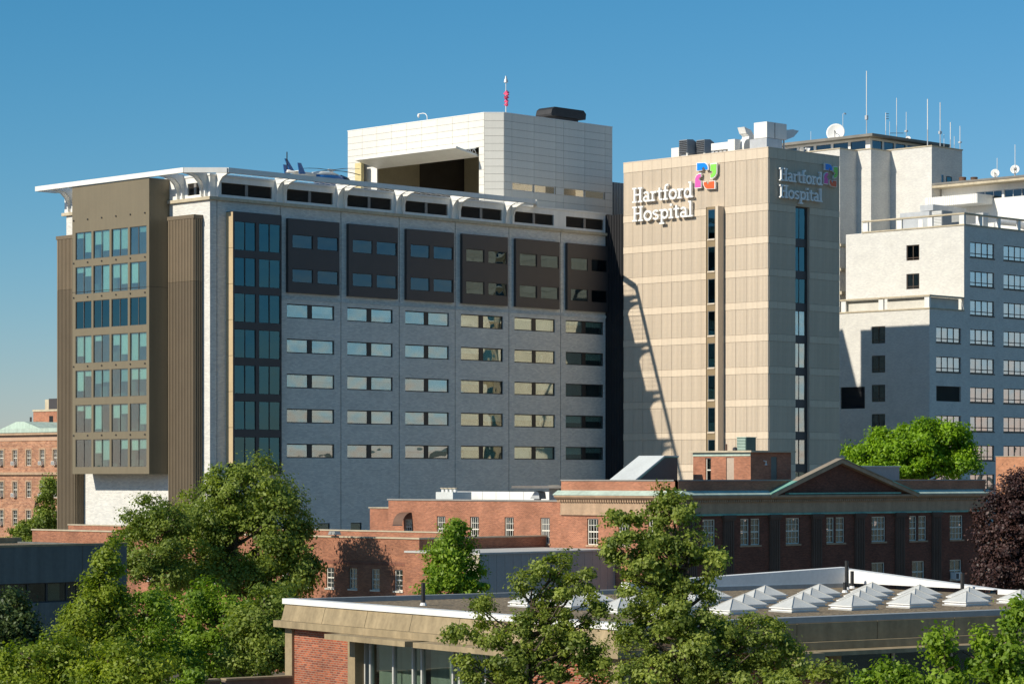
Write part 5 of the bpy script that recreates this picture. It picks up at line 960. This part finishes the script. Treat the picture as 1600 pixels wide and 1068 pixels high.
m = MB().prism([(11.5, 0.05), (LY_ + 0.3, 0.05), (LY_ + 0.3, 0.62), (11.5, 0.07)], lambda p, e: (LX_ - 0.1 + 0.5 * (1 - e), p[0], zr + p[1])); FB.part('white_upstand', m, WHITE_R, (0, 0, 0))
# sloped fascia in pieces, lip below
nseg = 7
for i in range(nseg):
    a, b = LY_ * i / nseg, LY_ * (i + 1) / nseg
    FB.part('fascia_panel', MB().prism([(0.0, zr - 0.13), (-0.06, zr - 0.13), (-0.22, zr - 0.70), (0.0, zr - 0.70)], lambda p, e: (p[0], (a + 0.012) if e else (b - 0.012), p[1])), CONC, (0, 0, 0))
nseg = 8
for i in range(nseg):
    a, b = LX_ * i / nseg, LX_ * (i + 1) / nseg
    FB.part('fascia_panel', MB().prism([(0.0, zr - 0.13), (-0.20, zr - 0.13), (-0.19, zr - 0.70), (0.0, zr - 0.70)], lambda p, e: ((b - 0.012) if e else (a + 0.012), p[0], p[1])), CONC, (0, 0, 0))
fbox('fascia_corner', -0.2, 0.0, -0.2, 0.0, zr - 0.70, zr - 0.2)
fbox('lip', -0.4, 0.4, -0.4, LY_ + 0.25, zr - 0.94, zr - 0.705); fbox('lip', 0.4, LX_, -0.4, 0.4, zr - 0.94, zr - 0.705)
fbox('eave_slab', -1.05, -0.2, 10.4, 15.6, zr - 1.12, zr - 0.945); fbox('eave_slab', -1.05, -0.2, 4.6, 9.9, zr - 1.12, zr - 0.945)
for x in (5.5, 15.5, 24): fbox('eave_beam', x, x + 1.0, -1.6, 0.3, zr - 1.34, zr - 0.945)
fbox('eave_slab', 5.0, LX_, -1.2, -0.1, zr - 1.08, zr - 0.95)
zt_ = zr - 0.95
for a, b in ((LY_ - 0.5, LY_), (15.23, 15.72), (4.65, 5.1), (0.0, 0.48)): fbox('column', -0.06, 0.5, a, b, 0, zt_)
for a, b in ((15.72, LY_ - 0.5), (0.48, 4.65)): fbox('brick_panel', 0.04, 0.4, a, b, 0, zt_, mat=RED_BRICK_FG)
for x in (8.0, 16.0, 24.0): fbox('column', x, x + 0.5, -0.05, 0.4, 0, zt_)
for a, b in ((0.5, 8.0),): fbox('brick_panel', a, b, 0.04, 0.4, 0, zt_, mat=RED_BRICK_FG)
fbox('back_wall', 0.05, LX_, LY_ - 0.3, LY_ - 0.01, 0, zr - 0.6, mat=RED_BRICK_FG)
fbox('inside', 3.5, LX_ - 1, 4, LY_ - 1, 0, zr - 0.7, mat=INTERIOR)
# glazed bay: mullions, panes, vertical blinds
gz0 = zt_ - 7.0
fG = Face(FB, (0.35, 15.2, 0), FR); GW = 10.1; posts = [0, 0.35, 1.85, 3.1, 3.65, 5.55, 5.95, 7.5, 9.0, GW]
for q in posts: fG.put('mullion', MB().box(q - 0.045, q + 0.045, -0.05, 0.1, gz0, zt_), M('silver_mullion', (0.5, 0.5, 0.47), 0.4))
GL_CLEAR = GLASS('clear_pavilion_glass', (0.80, 0.86, 0.82), (0.8, 0.85, 0.85), 0.06, 0.006)
fG.put('pane', MB().box(0.35, GW, 0.02, 0.035, gz0, zt_), GL_CLEAR)
BL = M('green_grey_vertical_blind', (0.42, 0.46, 0.40), 0.8, 0.05, objvar=0.12)
slat = MB().box(0, 0.085, 0, 0.015, gz0, zt_ - 0.05).mesh('vertical_blind', BL)
for a, b in ((0.4, 1.8), (1.9, 2.95), (3.7, 5.45)):
    x = a
    while x < b: o = fG.put('blind_slat', slat, None, (x, 0.3, 0)); o.rotation_euler.z += 0.5; x += 0.115
fG.put('solid_panel', MB().box(6.0, 7.45, 0.15, 0.2, gz0, zt_), M('grey_green_panel', (0.26, 0.30, 0.27), 0.7))
fG2 = Face(FB, (8.5, 0.35, 0), 0.0)
for q in (0, 2.5, 5.0, 7.5): fG2.put('mullion', MB().box(q - 0.05, q + 0.05, -0.05, 0.1, gz0, zt_), M('silver_mullion', (0.5, 0.5, 0.47)))
fG2.put('pane', MB().box(0, 7.5, 0.02, 0.035, gz0, zt_), GL_PANEL)
for q in (0.6, 4.2): fG2.put('brace', MB().tube([(q, 0.3, zt_ - 2.0), (q + 1.6, 0.3, zt_ - 0.2)], 0.09, 6), M('silver_mullion', (0.5, 0.5, 0.47)))
# pyramid skylights
sk = 1.08
cm = MB().box(-sk / 2, sk / 2, -sk / 2, sk / 2, 0, 0.12).box(-sk / 2 - 0.05, sk / 2 + 0.05, -sk / 2 - 0.05, sk / 2 + 0.05, 0.123, 0.165).mesh('skylight', WHITE_R)
py = MB(); h_ = sk / 2 + 0.0; ap = (0, 0, 0.50)
for p, q in (((-h_, -h_), (h_, -h_)), ((h_, -h_), (h_, h_)), ((h_, h_), (-h_, h_)), ((-h_, h_), (-h_, -h_))): py.poly([(*p, 0.168), (*q, 0.168), ap])
pym = py.mesh('skylight_dome', M('milky_skylight', (0.58, 0.58, 0.55), 0.35, 0.10, 1.5, fine=0.08))
gb = MB()
for p in ((-h_, -h_), (h_, -h_), (h_, h_), (-h_, h_)): gb.tube([(*p, 0.172), (0, 0, 0.504)], 0.018, 5)
gb.box(-sk / 2 - 0.06, sk / 2 + 0.06, -sk / 2 - 0.06, sk / 2 + 0.06, 0.0, 0.05)
gbm = gb.mesh('glazing_bar', M('dull_aluminium', (0.42, 0.42, 0.40), 0.5, 0.1))
for i in range(7):
    for j in range(4):
        s_o = FB.part('skylight', cm, None, (21.7 - 2.62 * i, 5.5 + 2.63 * j, zr - 0.12)); dm_ = sub(s_o, 'skylight_dome', pym, None); put('glazing_bar', gbm, s_o)
for x, y, h_p in ((3.3, 16.2, 0.8), (24.6, 18.2, 1.15), (25.5, 18.9, 0.7), (25.6, 12.6, 0.8), (22.6, 16.0, 0.4)): FB.part('vent_pipe', MB().tube([(x, y, zr - 0.12), (x, y, zr - 0.12 + h_p)], 0.075, 8), PIPE, (0, 0, 0)); FB.part('pipe_flashing', MB().tube([(x, y, zr - 0.12), (x, y, zr - 0.02)], [0.13, 0.09], 8), WHITE_R, (0, 0, 0))
# terrace wall standing beside it
TW = Thing('terrace_wall', 'low weathered concrete terrace wall in slabs beside the brick pavilion corner', 'wall', (nx_, ny_, 0), frz)
for a, b in ((-3.3, -0.65), (-7.2, -3.5), (-13, -7.35)): TW.part('slab', MB().box(a, b, LY_ - 1.6, LY_ - 1.3, 0, ZC - 7.0 - 0.0), M('brown_weathered_concrete', (0.17, 0.13, 0.10), 0.9, 0.2, 1.0, streak=0.3), (0, 0, 0)); TW.part('slab_cap', MB().box(a, b, LY_ - 1.66, LY_ - 1.24, ZC - 6.997, ZC - 6.93), CONC, (0, 0, 0))

# ================================================================ trees
def tree(name, label, u, d, lobes, leafmat, leaf, dens, zb=0.0, cat='tree', group=None, trunk_r=0.25, clump=0.9, seed=1, limbs=36, depth=1.0, droop=0.0, forks=1):
    rng = np.random.default_rng(seed); s = d / FPX
    bx, by = XY(u, d); T = Thing(name, label, cat, (bx, by, zb), 0.0, group)
    ex, ey = 1 / S2, -1 / S2                        # to the viewer's right
    C = []; OD = []
    vol = sum(l[2] * l[3] for l in lobes)
    allp = []; allt = []
    for (lu, lv, ru, rv) in lobes:
        nc = max(4, int(dens * (ru * s) * (rv * s) / (clump * clump) * 5.0))
        q = rng.normal(size=(nc, 3)); q /= np.linalg.norm(q, axis=1)[:, None]; rad = rng.uniform(0.25, 1.0, nc) ** 0.45 * rng.uniform(0.82, 1.12, nc)
        q *= rad[:, None]; r_ = (lu - UC) * s + q[:, 0] * ru * s; dd = d + q[:, 1] * (ru * 0.55 + rv * 0.45) * s * depth; zz = ZC + (VH - lv) * s + q[:, 2] * rv * s
        cx = (dd + r_) / S2; cy = (dd - r_) / S2
        C += list(zip(cx, cy, zz)); OD += list(zip((q[:, 0] + q[:, 1]) / S2, (q[:, 1] - q[:, 0]) / S2, q[:, 2]))
    C = np.array(C); OD = np.array(OD); keep = C[:, 2] > zb + 0.6; C = C[keep]; OD = OD[keep]
    n_leaf = 150
    cs = rng.uniform(0.55, 1.15, len(C)) * clump
    cen = np.repeat(C, n_leaf, axis=0); csr = np.repeat(cs, n_leaf)
    off = np.clip(rng.normal(size=cen.shape), -2.0, 2.0) * np.array([0.54, 0.54, 0.37]); P = cen + off * csr[:, None]
    n = len(P)
    # leaf normals: outward from the clump, biased up
    nr = off * 0.4 + np.repeat(OD, n_leaf, axis=0) * 0.75 + rng.normal(size=(n, 3)) * 0.5 + np.array([0, 0, 0.4]); nr /= np.linalg.norm(nr, axis=1)[:, None]
    a = np.cross(nr, rng.normal(size=(n, 3))); a /= np.linalg.norm(a, axis=1)[:, None]; b = np.cross(nr, a)
    sz = leaf * 0.70 * rng.uniform(0.55, 1.3, n) * np.repeat(rng.uniform(0.8, 1.25, len(C)), n_leaf); L = sz[:, None]
    V = np.empty((n, 4, 3)); V[:, 0] = P - a * L * 0.55; V[:, 1] = P + b * L * 0.34 + nr * L * 0.06; V[:, 2] = P + a * L * 0.55 - nr * L * 0.1; V[:, 3] = P - b * L * 0.34 + nr * L * 0.06
    V = V.reshape(-1, 3) - np.array([bx, by, zb])
    me = bpy.data.meshes.new('crown'); me.vertices.add(n * 4); me.vertices.foreach_set('co', V.astype(np.float32).ravel())
    me.loops.add(n * 4); me.loops.foreach_set('vertex_index', np.arange(n * 4, dtype=np.int32)); me.polygons.add(n)
    me.polygons.foreach_set('loop_start', np.arange(0, n * 4, 4, dtype=np.int32)); me.materials.append(leafmat)
    tone = np.clip(np.repeat(rng.uniform(0.0, 0.75, len(C)), n_leaf) + rng.normal(size=n) * 0.2 + 0.1, 0, 1)
    at = me.attributes.new('tone', 'FLOAT', 'POINT'); at.data.foreach_set('value', np.repeat(tone, 4).astype(np.float32)); me.update(); me.validate()
    co = put('crown', me, T.o)
    # trunk and limbs
    m = MB(); zlo = C[:, 2].min(); zhi = C[:, 2].max(); mid = C.mean(axis=0)
    top = np.array([mid[0] * 0.7 + bx * 0.3, mid[1] * 0.7 + by * 0.3, zlo + (zhi - zlo) * 0.72])
    tp = [np.array([bx, by, zb]) * (1 - t) + top * t + np.array([rng.normal() * 0.12, rng.normal() * 0.12, 0]) * (1 if 0 < t < 1 else 0) for t in (0, 0.25, 0.5, 0.75, 1.0)]
    m.tube([tuple(p - np.array([bx, by, zb])) for p in tp], [trunk_r * q for q in (1.15, 0.9, 0.72, 0.45, 0.16)], 8)
    T.o.select_set(False); tr = put('trunk', m.mesh('trunk', BARK), T.o)
    for i in rng.choice(len(C), min(limbs, len(C)), replace=False):
        e = C[i]; hz = np.clip((e[2] - zb) - 0.55 * np.linalg.norm(e[:2] - np.array([bx, by])), 0.25 * (top[2] - zb), top[2] - zb - 0.3); t = hz / (top[2] - zb); st = np.array([bx, by, zb]) * (1 - t) + top * t
        md = st * 0.5 + e * 0.5 + np.array([0, 0, -0.06 * np.linalg.norm(e - st)]) + rng.normal(size=3) * 0.15
        o_ = np.array([bx, by, zb]); sub(tr, 'limb', MB().tube([tuple(st - o_), tuple(md - o_), tuple(e - o_)], [trunk_r * 0.34, trunk_r * 0.2, trunk_r * 0.07], 5), BARK)
    return T
LF = {'mid': LEAF('leaf_mid_green', (0.095, 0.150, 0.022), (0.33, 0.40, 0.075), 0.42), 'bright': LEAF('leaf_bright_green', (0.095, 0.180, 0.012), (0.31, 0.44, 0.040), 0.42), 'olive': LEAF('leaf_olive_green', (0.095, 0.145, 0.022), (0.37, 0.43, 0.085), 0.42),
      'dark': LEAF('leaf_dark_green', (0.030, 0.058, 0.016), (0.11, 0.155, 0.045), 0.25), 'maple': LEAF('leaf_maple_green', (0.10, 0.21, 0.006), (0.32, 0.50, 0.020), 0.42), 'purple': LEAF('leaf_purple', (0.026, 0.014, 0.014), (0.10, 0.050, 0.042), 0.15), 'yellow': LEAF('leaf_yellow_green', (0.10, 0.165, 0.012), (0.36, 0.43, 0.045), 0.42)}
tree('broadleaf_tree', 'big rounded broadleaf tree before the grey hospital block', 358, 210, [(385, 768, 72, 52), (330, 800, 62, 52), (435, 815, 52, 62), (385, 850, 88, 55), (300, 860, 50, 50), (470, 880, 30, 42), (350, 905, 90, 38), (440, 905, 55, 35)], LF['mid'], 0.36, 1.4, trunk_r=0.45, clump=1.05, seed=3, limbs=46)
tree('broadleaf_tree', 'airy light-crowned tree between the concrete building and the big rounded tree', 250, 204, [(232, 800, 42, 28), (203, 835, 32, 30), (268, 835, 38, 42), (225, 880, 44, 36), (265, 895, 34, 34)], LF['mid'], 0.30, 1.1, trunk_r=0.26, clump=0.85, seed=4, limbs=36)
tree('young_tree', 'bright green upright young tree beside the brick corner and metal annex', 708, 150, [(716, 826, 14, 22), (708, 855, 26, 26), (690, 888, 34, 34), (726, 890, 28, 38), (700, 925, 45, 30), (742, 915, 16, 28)], LF['bright'], 0.26, 1.3, trunk_r=0.18, clump=0.6, seed=5)
tree('street_tree', 'spreading olive-green tree before the glazed bay of the pavilion', 812, 70.5, [(868, 888, 46, 22), (832, 915, 34, 20), (908, 912, 22, 24), (868, 940, 34, 30), (738, 950, 32, 22), (712, 990, 16, 16), (765, 990, 38, 28), (735, 1042, 26, 26), (840, 985, 46, 32), (900, 990, 36, 34), (880, 1035, 60, 34), (800, 1035, 46, 32), (935, 1040, 28, 34), (780, 1066, 64, 18), (930, 950, 18, 20), (822, 960, 22, 22)], LF['olive'], 0.13, 0.62, trunk_r=0.13, clump=0.27, seed=6, limbs=70)
tree('street_tree', 'tall tree with a pointed top before the pavilion\'s shaded corner', 1072, 69, [(1048, 770, 20, 22), (1062, 800, 36, 26), (962, 808, 20, 12), (1005, 802, 20, 20), (1025, 830, 40, 24), (990, 848, 46, 24), (1070, 848, 38, 26), (1118, 870, 30, 18), (960, 864, 18, 16), (1010, 885, 52, 28), (1068, 895, 50, 32), (1035, 865, 34, 60), (1000, 930, 46, 30), (1060, 950, 64, 36), (1125, 982, 64, 34), (1010, 990, 66, 42), (1100, 1020, 84, 42), (1190, 1000, 56, 40), (1040, 1052, 92, 32), (1160, 1056, 92, 30), (1238, 1030, 30, 30)], LF['olive'], 0.13, 0.66, trunk_r=0.17, clump=0.28, seed=7, limbs=80)
tree('maple_tree', 'vivid green maple standing before the white ward block', 1425, 292, [(1440, 684, 46, 30), (1390, 700, 44, 30), (1488, 692, 36, 32), (1430, 705, 60, 34), (1500, 722, 34, 24), (1342, 706, 20, 16), (1420, 728, 72, 26), (1470, 672, 34, 14), (1360, 728, 36, 18)], LF['maple'], 0.42, 1.35, trunk_r=0.4, clump=1.0, seed=8)
tree('purple_beech', 'dark purple-leaved beech at the end of the pedimented building', 1590, 172, [(1590, 770, 34, 34), (1560, 810, 36, 36), (1570, 850, 50, 46), (1555, 895, 46, 34), (1610, 830, 60, 60), (1620, 780, 40, 50), (1600, 890, 60, 40)], LF['purple'], 0.27, 1.5, trunk_r=0.35, clump=0.75, seed=9)
tree('young_tree', 'pointed yellow-green tree at the end of the concrete building', 158, 112, [(172, 852, 13, 24), (168, 885, 22, 28), (160, 920, 30, 32), (140, 965, 38, 40), (185, 965, 26, 40), (108, 990, 22, 30), (165, 1010, 50, 30)], LF['yellow'], 0.20, 1.3, trunk_r=0.16, clump=0.5, seed=10)
tree('dark_tree', 'dark dense tree before the concrete building\'s window band', 15, 108, [(15, 950, 34, 36), (35, 985, 30, 34), (-10, 990, 40, 40), (20, 1020, 44, 30)], LF['dark'], 0.20, 1.4, trunk_r=0.2, clump=0.55, seed=11)
tree('thicket_tree', 'mid-green bushy tree left of the terrace wall, under the big rounded tree', 330, 122, [(320, 930, 30, 26), (300, 965, 60, 38), (370, 965, 60, 40), (335, 1000, 95, 34), (340, 1030, 90, 30)], LF['bright'], 0.21, 1.25, trunk_r=0.2, clump=0.6, seed=12)
tree('thicket_tree', 'rounded green tree crowding the brick pavilion\'s corner column', 428, 118, [(425, 945, 38, 34), (405, 985, 56, 44), (440, 1010, 50, 34), (390, 1030, 60, 30)], LF['mid'], 0.21, 1.3, trunk_r=0.18, clump=0.58, seed=13)
tree('thicket_tree', 'leafy tree between the pointed yellow-green tree and the bushy thicket', 236, 116, [(235, 955, 40, 34), (225, 1000, 56, 40), (260, 1030, 60, 32)], LF['bright'], 0.20, 1.3, trunk_r=0.18, clump=0.58, seed=14)
tree('front_tree', 'low yellow-green treetop in front of the dark dense tree', 60, 84, [(40, 1030, 60, 28), (90, 1020, 40, 32), (30, 1062, 80, 30), (120, 1055, 60, 30)], LF['yellow'], 0.16, 1.25, trunk_r=0.15, clump=0.45, seed=15)
tree('front_tree', 'low yellow-green treetop below the pointed tree', 195, 82, [(180, 1030, 48, 28), (230, 1045, 46, 26), (190, 1065, 80, 26)], LF['yellow'], 0.16, 1.25, trunk_r=0.15, clump=0.45, seed=16)
tree('sapling', 'thin shoot rising before the terrace wall slabs', 302, 78, [(305, 1055, 10, 14), (296, 1072, 18, 14)], LF['bright'], 0.14, 1.2, trunk_r=0.05, clump=0.25, seed=17, limbs=8)
tree('hall_tree', 'green tree before the brownstone hall', 50, 362, [(40, 828, 28, 16), (72, 800, 14, 34), (62, 822, 28, 20), (80, 762, 9, 22), (50, 850, 50, 18)], LF['mid'], 0.45, 1.3, trunk_r=0.3, clump=1.0, seed=18)
for k, (u_, lab, lob) in enumerate(((1400, 'leafy sapling low before the pavilion\'s shaded glazing', [(1392, 1050, 34, 22), (1420, 1064, 30, 20), (1370, 1066, 30, 16)]), (1480, 'upright sapling with a pointed tip before the shaded fascia', [(1466, 995, 12, 16), (1474, 1025, 26, 24), (1478, 1058, 32, 24)]), (1545, 'slim sapling between the pointed sapling and the tallest one', [(1540, 1000, 14, 16), (1535, 1035, 26, 22), (1540, 1065, 30, 18)]), (1590, 'tallest large-leaved sapling before the shaded fascia', [(1594, 950, 10, 14), (1590, 985, 22, 26), (1585, 1025, 30, 28), (1595, 1062, 36, 20)]))):
    tree('sapling', lab, u_, 47, lob, LF['bright'], 0.12, 0.95, trunk_r=0.06, clump=0.26, seed=20 + k, limbs=22)
tree('sapling', 'feathery low sapling under the tall pointed tree', 1285, 52, [(1290, 1058, 34, 16), (1240, 1066, 34, 12)], LF['olive'], 0.12, 0.9, trunk_r=0.05, clump=0.26, seed=30, limbs=14)
